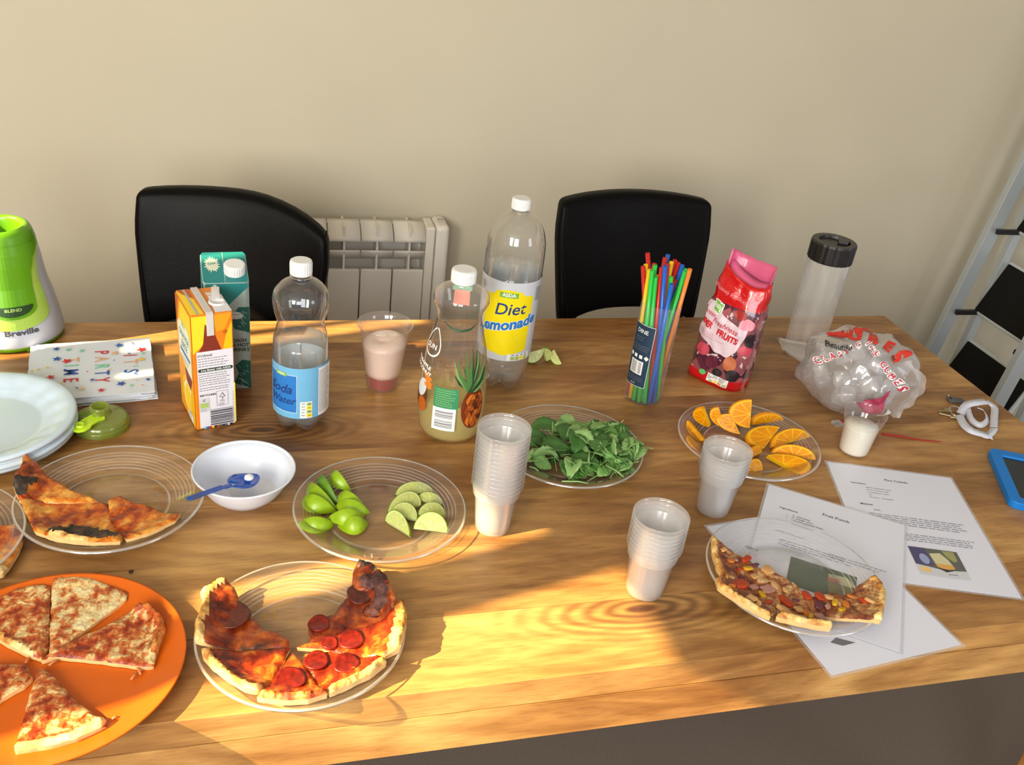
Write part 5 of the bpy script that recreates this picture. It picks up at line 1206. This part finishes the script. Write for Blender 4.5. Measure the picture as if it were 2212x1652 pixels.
# ---------------------------------------------------------------- orange slices
def oz(x, y, z): return at(1420+x/3.933, 840+y/3.933, z)
O = [((255, 265, .022), (395, 430, .010), (285, 395, .005), 'orange slice at the far left of the plate, rind outwards'), ((262, 395, .014), (372, 522, .008), (272, 475, .004), 'orange slice at the left rim, lowest of the left group'), ((382, 172, .044), (440, 325, .012), (303, 235, .022), 'upright orange slice, left of the one with the narrow rind'), ((522, 162, .044), (570, 330, .012), (447, 235, .026), 'narrow upright orange slice, second row of the back group'),
     ((622, 212, .036), (705, 385, .008), (508, 285, .020), 'pale orange slice leaning in the shadow behind the short cup stack'), ((803, 92, .060), (785, 335, .014), (614, 200, .036), 'tall orange slice standing highest at the back of the plate'), ((805, 305, .010), (1075, 268, .012), (935, 212, .028), 'orange slice right of the tall one, mostly hidden behind another'), ((1042, 322, .026), (905, 505, .006), (772, 365, .022), 'large orange slice in the centre of the plate facing the camera'),
     ((1300, 405, .012), (985, 495, .008), (1100, 342, .026), 'orange slice at the right rim, upper of the three'), ((975, 545, .010), (1345, 602, .008), (1180, 478, .026), 'orange slice at the right rim, middle of the three'), ((932, 560, .016), (1215, 718, .004), (1260, 600, .016), 'orange slice nearest the camera on the right, with a pip'), ((797, 588, .006), (893, 535, .008), (830, 485, .018), 'small orange slice just right of the short cup stack'), ((765, 712, .004), (897, 690, .004), (835, 592, .020), 'orange slice low at the front beside the short cup stack')]
for a, b, c_, lb in O: halfslice('orange', oz(*a), oz(*b), oz(*c_), .009, lb, 'orange', 'orange slices on the clear plate', 5)

# ---------------------------------------------------------------- mint leaves
LEAFM = []
for i, c in enumerate([(92, 140, 64), (120, 164, 88), (72, 118, 54), (146, 184, 112)]):
    LEAFM.append(plain('mint_leaf_%d' % i, srgb(*c), .55, var=.18, vscale=90, bmp=.5, sss=0))
def leaf_mesh(L, Wd, fold, curl, mt, seed):
    r_ = random.Random(seed); n = 12; V = []
    for i in range(n+1):
        t = i/n; w_ = Wd*math.sin(PI*t**.85)**.8*(1+.10*(i % 2)); z = curl*math.sin(PI*t)*L+.0012*math.sin(9*t+seed)
        for s_ in (-1, -.5, 0, .5, 1): V.append(((t-.5)*L+(.0012 if abs(s_) == 1 else 0), s_*w_, z+abs(s_)*fold*w_+(.0007*math.sin(i*2.3+s_*3) if abs(s_) > .4 else 0)))
    F = [(5*i+j, 5*i+j+1, 5*i+6+j, 5*i+5+j) for i in range(n) for j in range(4)]
    return V, F
protos = []
for i in range(8):
    r_ = random.Random(50+i); L = (.036, .042, .048, .040, .046, .034, .052, .044)[i]; V, F = leaf_mesh(L, L*.30, (.25, .5, .15, .7, .35, .1, .4, .9)[i], (.08, -.06, .12, .02, -.1, .05, .1, .15)[i], None, i)
    t = thing('mint_leaf', (0, 0, 0), 'serrated green mint leaf in the heap on the clear plate', 'mint leaf', 0, 'mint leaves heaped on the clear plate')
    MB().add(V, F).build('blade', LEAFM[i % 4], t, smooth=True, solid=.0005)
    MB().tube([(-L*.5-.008*(1+i % 3), 0, -.001), (-L*.4, 0, .0), (L*.4, 0, .0006)], .0008, 5, r2=.0004).build('stem', LEAFM[3], t); protos.append(t)
r_ = random.Random(77); mcx, mcy = PC[1]; k = 0
c1 = at(1262, 975, .01)
NL = 96
while k < NL:
    a, b = r_.uniform(-1, 1), r_.uniform(-1, 1); rr_ = math.hypot(a, b)
    if rr_ > 1: continue
    x, y = c1.x+.092*a-.006, c1.y+.074*b
    if math.hypot(x-mcx, y-mcy) > .108: continue
    z = .008+.030*(1-rr_**1.6)*(k/NL)+.006*rr_
    t = protos[k] if k < 8 else copy_tree(protos[k % 8])
    t.location = (x, y, TZ+z); t.rotation_euler = (r_.gauss(0, .45), r_.gauss(0, .35), r_.uniform(0, 2*PI)); k += 1
for a, b in (((470, 1165), (572, 1175)), ((640, 1240), (798, 1232)), ((470, 1402), (705, 1420)), ((860, 1255), (1018, 1362)), ((345, 935), (405, 1060)), ((180, 1270), (260, 1310))):
    A_, B_ = at(1100+a[0]/4.131, 700+a[1]/4.131, .024), at(1100+b[0]/4.131, 700+b[1]/4.131, .020)
    o = MB().tube([A_-(A_+B_)/2, (B_-A_)*.1+Vector((0, 0, .002)), B_-(A_+B_)/2], .0012, 6).build('mint_sprig', LEAFM[3], None, smooth=True); o.location = (A_+B_)/2
    tag(o, 'pale bare mint stalk '+{470: 'in the middle of the heap', 640: 'right of the middle of the heap', 860: 'at the lower right of the heap', 345: 'at the upper left of the heap', 180: 'at the left edge of the heap'}[a[0] if a[1] < 1400 else 470]+('' if a[1] < 1400 else ', at its front rim'), 'mint stalk', 'loose mint stalks')

# ---------------------------------------------------------------- pizza slices
RED, ORG, PALE, DRK = srgb(168, 44, 10), srgb(206, 104, 24), srgb(226, 180, 96), srgb(112, 30, 10)
PM = {'cheese': pizza_mat('pizza_cheese', [srgb(120, 34, 10), srgb(166, 58, 18), srgb(196, 118, 56), srgb(226, 204, 146)], 105),
      'white': pizza_mat('pizza_white_cheese', [srgb(150, 50, 16), srgb(190, 104, 50), srgb(220, 190, 130), srgb(228, 216, 168)], 90),
      'pepperoni': pizza_mat('pizza_pepperoni', [srgb(84, 20, 8), srgb(140, 38, 8), srgb(176, 64, 14), srgb(214, 134, 44)], 48, .02, .25),
      'dark': pizza_mat('pizza_browned', [srgb(70, 22, 14), srgb(116, 38, 16), srgb(150, 60, 22), srgb(180, 92, 36)], 45, .06, .25),
      'charred': pizza_mat('pizza_charred', [srgb(92, 32, 10), srgb(166, 62, 12), srgb(206, 110, 20), srgb(232, 170, 74)], 42, .0, .24),
      'veg': pizza_mat('pizza_vegetable', [srgb(96, 44, 26), srgb(142, 74, 46), srgb(176, 116, 70), srgb(222, 190, 136)], 95, 0, .4)}
CRUST = pizza_mat('pizza_crust', [srgb(150, 84, 30), srgb(206, 146, 70), srgb(232, 190, 112), srgb(242, 214, 150)], 50, 0, .6)
CRUSTR = pizza_mat('pizza_crust_browned', [srgb(96, 30, 10), srgb(160, 62, 20), srgb(200, 110, 40), srgb(230, 170, 90)], 60, .05, .5)
CHAR = pizza_mat('pizza_crust_burnt', [(.012, .010, .010, 1), (.03, .022, .018, 1), (.06, .040, .030, 1), (.12, .07, .04, 1)], 70, 0, .5)
BROWNED = pizza_mat('pizza_burnt_cheese', [srgb(60, 34, 34), srgb(90, 58, 56), srgb(120, 84, 80), srgb(140, 80, 50)], 60, 0, .3)
DOUGH = plain('pizza_dough', srgb(226, 186, 124), .7, var=.12, vscale=80, bmp=.4)
PEPM = plain('pepperoni_meat', srgb(116, 24, 12), .28, var=.5, vscale=150, bmp=.4); PEPD = plain('pepperoni_dark', srgb(92, 34, 24), .3, var=.5, vscale=150, bmp=.4)
_pf = sorted(clear_plate_prof())
def PPF(r):
    for (r1, z1), (r2, z2) in zip(_pf, _pf[1:]):
        if r1 <= r <= r2 and r2 > r1: return z1+(z2-z1)*(r-r1)/(r2-r1)
    return _pf[-1][1]
def segd(p, a, b):
    ab = b-a; t = max(0, min(1, (p-a).dot(ab)/max(1e-9, ab.length_squared))); return (p-(a+ab*t)).length
def slice_(pts, off, sc, style, crust, label, group, z=.006, th=.009, crm=None, crh=.008, crw=.014, seed=1, extras=(), char=None, charr=.011, rough_edge=.0012, plate=None, chm=None):
    ctr = Vector((sum(p[0] for p in pts)/len(pts), sum(p[1] for p in pts)/len(pts))); C_ = at(off[0]+ctr.x/sc, off[1]+ctr.y/sc, z); r_ = random.Random(seed)
    zt_ = z+th
    W_ = [at(off[0]+p[0]/sc, off[1]+p[1]/sc, zt_)-C_ for p in pts]; W_ = [Vector((p.x, p.y)) for p in W_]
    D = []
    for i, a in enumerate(W_):
        b = W_[(i+1) % len(W_)]; n = max(1, int((b-a).length/.006))
        for k in range(n):
            p = a.lerp(b, k/n); q = mnoise.noise(Vector((p.x*160+seed, p.y*160, 0))); D.append(p+Vector((q, mnoise.noise(Vector((p.y*160, p.x*160, seed)))))*rough_edge)
    cr_ = [W_[i] for i in crust] if crust else []
    ch_ = []
    for q_ in (char or ()):
        q_ = at(off[0]+q_[0]/sc, off[1]+q_[1]/sc, zt_)-C_; ch_.append(Vector((q_.x, q_.y)))
    bm = bmesh.new(); f = bm.faces.new([bm.verts.new((p.x, p.y, 0)) for p in D]); bmesh.ops.triangulate(bm, faces=[f])
    xs = [p.x for p in D]; ys = [p.y for p in D]; g_ = .0042
    for ax_, lo, hi in ((0, min(xs), max(xs)), (1, min(ys), max(ys))):
        x = math.floor(lo/g_)*g_
        while x < hi:
            bmesh.ops.bisect_plane(bm, geom=bm.verts[:]+bm.edges[:]+bm.faces[:], plane_co=(x if ax_ == 0 else 0, x if ax_ == 1 else 0, 0), plane_no=(1 if ax_ == 0 else 0, 1 if ax_ == 1 else 0, 0)); x += g_
    dist = lambda p, L_: min(segd(p, L_[i], L_[i+1]) for i in range(len(L_)-1))
    Dl = D+[D[0]]
    info = {}
    def lift(p):      # the slice rests on the flat and on the rising rim of its plate
        if plate is None: return 0
        if plate == 9:
            q = math.hypot(p.x+C_.x-OC.x, p.y+C_.y-OC.y)/OR; return max(0, (q-.74)/.26*.0050)
        return max(0, PPF(min(.117, math.hypot(p.x+C_.x-PC[plate][0], p.y+C_.y-PC[plate][1])))+.0012-(z-(.0035 if plate == 3 else .0003)))
    for v in bm.verts:
        p = Vector((v.co.x, v.co.y)); e_ = dist(p, Dl); dc = dist(p, cr_) if cr_ else 1; dh = dist(p, ch_) if ch_ else 1
        P3 = Vector((p.x*110, p.y*110, seed*3.1)); h = th*(.62+.38*min(1, e_/.0045)**.6)
        h += .0016*mnoise.noise(P3)*min(1, e_/.004)+.0009*mnoise.noise(P3*2.6)*min(1, e_/.003)
        if dc < crw: h += crh*math.sin(PI*.5*(1-dc/crw))**.8*min(1, .35+e_/.005)+.0012*mnoise.noise(P3*1.3)
        if dh < charr+.004: h += .0045*(1-dh/(charr+.004))+.0055*abs(mnoise.noise(P3*1.6))
        v.co.z = h+lift(p)
    bm.verts.ensure_lookup_table(); bm.faces.ensure_lookup_table()
    t = thing('pizza_slice', C_, label, 'pizza', 0, group); parts = {'topping': MB(), 'crust': MB(), 'burnt_patch': MB()}
    vs = [v.co.copy() for v in bm.verts]; bm.verts.index_update()
    for f in bm.faces:
        c = f.calc_center_median(); p = Vector((c.x, c.y)); key = 'topping'
        jit = .003*mnoise.noise(Vector((p.x*140, p.y*140, seed)))
        if cr_ and dist(p, cr_)+jit < crw*.72: key = 'crust'
        if ch_ and dist(p, ch_)+jit < charr: key = 'burnt_patch'
        parts[key].add([v.co.copy() for v in f.verts], [tuple(range(len(f.verts)))])
    bnd = []
    for e in bm.edges:
        if e.is_boundary: bnd.append((e.verts[0].co.copy(), e.verts[1].co.copy()))
    bm.free()
    side = MB()
    for a, b in bnd:
        ia, ib = a*.985, b*.985; ia.z = lift(Vector((ia.x, ia.y))); ib.z = lift(Vector((ib.x, ib.y))); side.add([a, b, ib, ia], [(0, 1, 2, 3)])
    pass
    side.build('dough_base', DOUGH, t, smooth=True)
    mats = {'topping': PM[style], 'crust': crm or CRUST, 'burnt_patch': chm or CHAR}
    for key, mb in parts.items():
        if mb.f: mb.build(key, mats[key], t, smooth=True)
    for ex in extras:
        kind, x, y, s_ = ex[:4]; p = at(off[0]+x/sc, off[1]+y/sc, zt_+.001)-C_; p.z = th+.0006+lift(Vector((p.x, p.y)))
        if kind in ('pep', 'pepd'):
            mb = MB(); mb.lathe([(0, .0012), (s_*.5, .0008), (s_*.82, .0014), (s_, .0024), (s_*1.03, .0012), (s_*.98, -.001)], 24, c=p, fn=lambda q, a: Vector((q.x*(1+.05*math.sin(3*a+x)), q.y*(1+.05*math.cos(2*a+y)), q.z+.0010*math.sin(2*a+x)*(math.hypot(q.x, q.y)/s_)))).build('pepperoni', PEPM if kind == 'pep' else PEPD, t, smooth=True)
        else:
            col = {'yp': (206, 160, 26), 'rp': (176, 58, 18), 'on': (172, 122, 108), 'po': (98, 44, 60), 'ck': (200, 152, 96), 'op': (196, 112, 30), 'ch': (226, 208, 156)}[kind]
            M3 = Matrix.Rotation(r_.uniform(0, 3), 3, 'Z') @ Matrix.Rotation(r_.uniform(-.4, .4), 3, 'X')
            hx, hy, hz = s_*r_.uniform(.8, 1.2), s_*r_.uniform(.5, .9), s_*.26
            mb = MB(); nn_ = 10; V = []
            for zz_ in (-1, 1):
                for i in range(nn_):
                    a = 2*PI*i/nn_; k = 1+.22*math.sin(i*2.7+x) if kind in ('ck', 'on', 'ch') else 1/max(abs(math.cos(a)), abs(math.sin(a)))**.7
                    V.append(p+M3 @ Vector((hx*.5*k*math.cos(a), hy*.5*k*math.sin(a), zz_*hz*.5))+Vector((0, 0, .0010)))
            mb.add(V, [tuple(reversed(range(nn_))), tuple(range(nn_, 2*nn_))]+[(i, (i+1) % nn_, nn_+(i+1) % nn_, nn_+i) for i in range(nn_)])
            mb.build({'yp': 'yellow_pepper', 'rp': 'red_pepper', 'on': 'onion', 'po': 'red_onion', 'ck': 'chicken_piece', 'op': 'orange_pepper', 'ch': 'cheese_lump'}[kind], plain('topping_'+kind, srgb(*col), .45, var=.15, vscale=120, bmp=.3), t, smooth=True, bevel=.0012)
    return t
G1 = 'pepperoni pizza slices on the sunlit clear plate'; o4, s4 = (400, 1190), 4.254
slice_([(355, 322), (455, 385), (530, 510), (660, 620), (720, 705), (860, 725), (950, 800), (965, 865), (600, 885), (300, 905), (88, 888), (95, 740), (150, 600), (175, 490), (145, 455)], o4, s4, 'dark', (10, 11, 12, 14, 0), 'pepperoni slice with browned patch at the left of the sunlit plate', G1, seed=3, crw=.013, extras=[('pepd', 430, 600, .021)], plate=4)
slice_([(148, 975), (250, 935), (420, 900), (965, 868), (900, 1010), (830, 1130), (740, 1250), (670, 1335), (560, 1325), (400, 1235), (250, 1120), (165, 1030)], o4, s4, 'pepperoni', (7, 8, 9, 10, 11, 0), 'pepperoni slice with a bright wide crust at the lower left of the plate', G1, seed=4, crw=.012, crh=.006, plate=4)
slice_([(985, 915), (1045, 970), (1135, 1090), (1240, 1245), (1305, 1375), (1130, 1430), (900, 1440), (660, 1412), (740, 1270), (830, 1140), (900, 1030)], o4, s4, 'pepperoni', (4, 5, 6, 7), 'small triangular pepperoni slice at the middle front of the plate', G1, seed=5, crm=CRUSTR, crw=.012, extras=[('pep', 965, 1175, .0165)], plate=4)
slice_([(1105, 925), (1330, 905), (1500, 935), (1780, 990), (1850, 1085), (1700, 1200), (1480, 1300), (1325, 1372), (1245, 1240), (1150, 1090), (1095, 1000)], o4, s4, 'pepperoni', (4, 5, 6, 7), 'pepperoni slice at the lower right of the sunlit plate', G1, seed=6, crw=.013, extras=[('pep', 1205, 1010, .0135), ('pep', 1480, 1030, .0145)], plate=4)
slice_([(1025, 865), (1110, 828), (1250, 808), (1500, 705), (1800, 640), (2000, 522), (2035, 640), (2030, 760), (1978, 955), (1840, 1005), (1700, 965), (1400, 925), (1250, 880)], o4, s4, 'pepperoni', (5, 6, 7, 8), 'pepperoni slice with a thick pale crust at the right of the plate', G1, seed=7, crw=.022, crh=.010, z=.008, extras=[('pep', 1525, 815, .0145), ('pep', 1325, 850, .0095)], plate=4)
slice_([(1575, 150), (1730, 190), (1865, 340), (1955, 520), (1830, 620), (1700, 675), (1500, 725), (1300, 800), (1150, 825), (1132, 700), (1195, 605), (1370, 560), (1420, 480), (1525, 370), (1540, 235)], o4, s4, 'dark', (0, 1, 2, 3), 'darkest pepperoni slice with burnt cheese at the top right of the plate', G1, seed=8, crm=CRUSTR, crw=.013, z=.009, char=((1640, 320), (1790, 350), (1800, 480), (1720, 570)), charr=.008, chm=BROWNED, extras=[('pepd', 1610, 400, .017), ('pepd', 1720, 560, .0115), ('pep', 1230, 670, .0125)], plate=4)
G2 = 'cheese pizza slices on the orange plate'; o5, s5 = (0, 1200), 3.656
slice_([(-90, 370), (0, 325), (150, 260), (330, 228), (398, 240), (388, 500), (380, 700), (330, 800), (220, 770), (60, 690), (-90, 600)], o5, s5, 'cheese', (8, 9, 10), 'cheese pizza slice cut off by the left edge on the orange plate', G2, z=.005, seed=11, crh=.003, crw=.008, plate=9)
slice_([(412, 188), (560, 170), (700, 180), (860, 232), (1012, 290), (1000, 340), (850, 440), (650, 590), (500, 690), (388, 760), (388, 600), (400, 400)], o5, s5, 'white', None, 'cheese pizza slice with most white cheese at the back of the orange plate', G2, z=.005, seed=12, th=.008, plate=9)
slice_([(318, 812), (420, 722), (590, 642), (850, 530), (950, 470), (1110, 398), (1200, 418), (1285, 490), (1305, 590), (1250, 730), (1212, 858), (1100, 862), (900, 832), (650, 800), (430, 782)], o5, s5, 'cheese', (5, 6, 7, 8, 9), 'cheese pizza slice with a raised browned crust on the right of the orange plate', G2, z=.005, seed=13, crm=CRUSTR, crh=.010, crw=.014, plate=9)
slice_([(-90, 842), (100, 842), (212, 850), (255, 950), (190, 1012), (60, 1080), (-90, 1190)], o5, s5, 'cheese', None, 'cheese pizza slice poking in from the left edge, lower on the orange plate', G2, z=.005, seed=14, plate=9)
slice_([(310, 872), (380, 890), (460, 980), (600, 1130), (750, 1240), (838, 1290), (800, 1350), (600, 1445), (400, 1500), (122, 1545), (112, 1500), (190, 1240), (222, 1110), (280, 930)], o5, s5, 'cheese', (5, 6, 7, 8, 9), 'triangular cheese pizza slice pointing up at the front of the orange plate', G2, z=.005, seed=15, crw=.012, crh=.006, plate=9)
G3 = 'charred cheese pizza slices on the left clear plate'; o3, s3_ = (0, 780), 3.352
slice_([(140, 1028), (290, 1012), (560, 1012), (700, 1002), (790, 1020), (805, 1130), (850, 1200), (892, 1290), (880, 1342), (600, 1342), (388, 1320), (260, 1275), (200, 1150)], o3, s3_, 'charred', (9, 10), 'middle charred pizza slice with a long burnt black crust', G3, seed=21, char=((430, 1262), (520, 1240), (620, 1250), (780, 1280)), charr=.012, crw=.010, z=.006, plate=5)
slice_([(175, 718), (260, 750), (330, 830), (430, 860), (520, 922), (650, 962), (700, 1000), (560, 1012), (290, 1012), (140, 1030), (103, 950), (110, 880), (160, 800)], o3, s3_, 'charred', (10, 11, 12, 0), 'charred pizza slice at the back with a burnt black left corner', G3, seed=22, char=((150, 985), (160, 930), (225, 905)), charr=.009, crm=CRUSTR, z=.010, plate=5)
slice_([(780, 990), (870, 960), (960, 1010), (1060, 1028), (1180, 1080), (1308, 1130), (1270, 1182), (1100, 1262), (920, 1312), (880, 1250), (800, 1150)], o3, s3_, 'charred', None, 'smaller cheesy pizza slice pointing right, least burnt on the plate', G3, seed=23, z=.008, plate=5)
slice_([(-130, 1130), (-40, 1165), (60, 1175), (130, 1148), (166, 1250), (140, 1350), (80, 1450), (20, 1530), (-130, 1560)], o3, s3_, 'charred', (7, 8), 'red pizza slice cut off by the left edge of the picture', None, seed=24, z=.006)
G4 = 'vegetable pizza slices on the clear plate over the papers'; o7, s7 = (1480, 1080), 4.608
ex = lambda *a: list(a)
slice_([(243, 410), (330, 452), (440, 500), (560, 540), (640, 580), (740, 660), (870, 690), (1000, 750), (1060, 800), (900, 850), (700, 830), (520, 810), (395, 860), (300, 740), (245, 560)], o7, s7, 'veg', (12, 13, 14, 0), 'vegetable pizza slice at the back left of its plate', G4, seed=31, z=.009, crw=.010, crh=.004, extras=ex(('yp', 625, 680, .014), ('rp', 545, 690, .010), ('rp', 610, 590, .016), ('ck', 820, 700, .018), ('po', 690, 650, .012), ('ck', 690, 760, .013), ('ck', 370, 540, .012), ('on', 480, 600, .014), ('po', 560, 770, .012), ('op', 450, 620, .012)), plate=3)
slice_([(278, 868), (330, 850), (420, 830), (560, 820), (760, 830), (960, 820), (1080, 800), (1100, 870), (960, 1010), (900, 1130), (838, 1190), (820, 1250), (700, 1200), (560, 1118), (400, 1015), (300, 940)], o7, s7, 'veg', (11, 12, 13, 14, 15, 0), 'vegetable pizza slice at the lower left with a long pale crust', G4, seed=32, z=.007, crw=.010, crh=.006, extras=ex(('rp', 530, 880, .024), ('yp', 765, 940, .014), ('ck', 640, 1050, .014), ('ck', 710, 1105, .012), ('on', 820, 890, .018), ('on', 680, 870, .016), ('op', 440, 940, .012), ('rp', 820, 1020, .014), ('ck', 890, 850, .016), ('po', 600, 820, .012), ('ck', 1000, 900, .012)), plate=3)
slice_([(1095, 865), (1200, 900), (1250, 1060), (1340, 1160), (1450, 1250), (1430, 1350), (1290, 1330), (1140, 1300), (880, 1238), (920, 1140), (960, 1020)], o7, s7, 'veg', (5, 6, 7, 8), 'vegetable pizza slice at the middle front with a pale lump of crust', G4, seed=33, z=.007, crw=.014, crh=.008, extras=ex(('rp', 1000, 1010, .020), ('ck', 980, 1140, .022), ('ck', 1130, 1090, .014), ('op', 1215, 1140, .014), ('yp', 1240, 1190, .012), ('on', 1330, 1200, .016), ('po', 1100, 1000, .010)), plate=3)
slice_([(1060, 790), (1130, 840), (1200, 935), (1300, 942), (1450, 902), (1560, 930), (1650, 918), (1720, 850), (1840, 828), (1920, 900), (1968, 1010), (1955, 1130), (1922, 1272), (1700, 1230), (1500, 1180), (1260, 1080), (1150, 940)], o7, s7, 'veg', (8, 9, 10, 11, 12), 'vegetable pizza slice at the right with a curled browned crust', G4, seed=34, z=.009, crw=.013, crh=.009, extras=ex(('rp', 1340, 960, .014), ('ck', 1430, 970, .012), ('yp', 1490, 1020, .014), ('po', 1330, 1050, .014), ('yp', 1560, 1090, .012), ('op', 1660, 960, .012), ('rp', 1760, 1040, .014), ('rp', 1210, 950, .016), ('op', 1600, 1040, .012), ('ck', 1820, 1060, .018), ('on', 1420, 1060, .012)), plate=3)
# shreds fallen on the orange plate
r_ = random.Random(9)
SHM = plain('cheese_shred', srgb(196, 120, 70), .4)
for (x, y, l_, a) in ((1095, 905, .014, -1.2), (1060, 955, .010, .9), (420, 850, .010, .6), (215, 830, .008, 1.3), (250, 228, .010, -.2), (905, 1285, .006, .4), (820, 1370, .006, .3)):
    p = at(x/3.656, 1200+y/3.656, .008); o = MB().tube([(-l_/2*math.cos(a), -l_/2*math.sin(a), 0), (0, .001, .0012), (l_/2*math.cos(a), l_/2*math.sin(a), 0)], .0014, 6).build('cheese_shred', SHM, None, smooth=True); o.location = p
    tag(o, 'shred of baked cheese '+{1095: 'fallen off the right slice', 1060: 'below the one fallen off the right slice', 420: 'near the plate centre', 215: 'left of the plate centre', 250: 'behind the left slices', 905: 'by the front slice crust', 820: 'touching the front slice crust'}[x]+' on the orange plate', 'crumb', 'cheese shreds on the orange plate')
o = MB().lathe([(0, -.0012), (.0025, -.0006), (.003, .0003), (.0012, .0012), (0, .0014)], 8).build('crumb', CHAR, None, smooth=True); o.location = at(283, 1234, .0012); tag(o, 'tiny black burnt crumb on the table behind the orange plate', 'crumb')
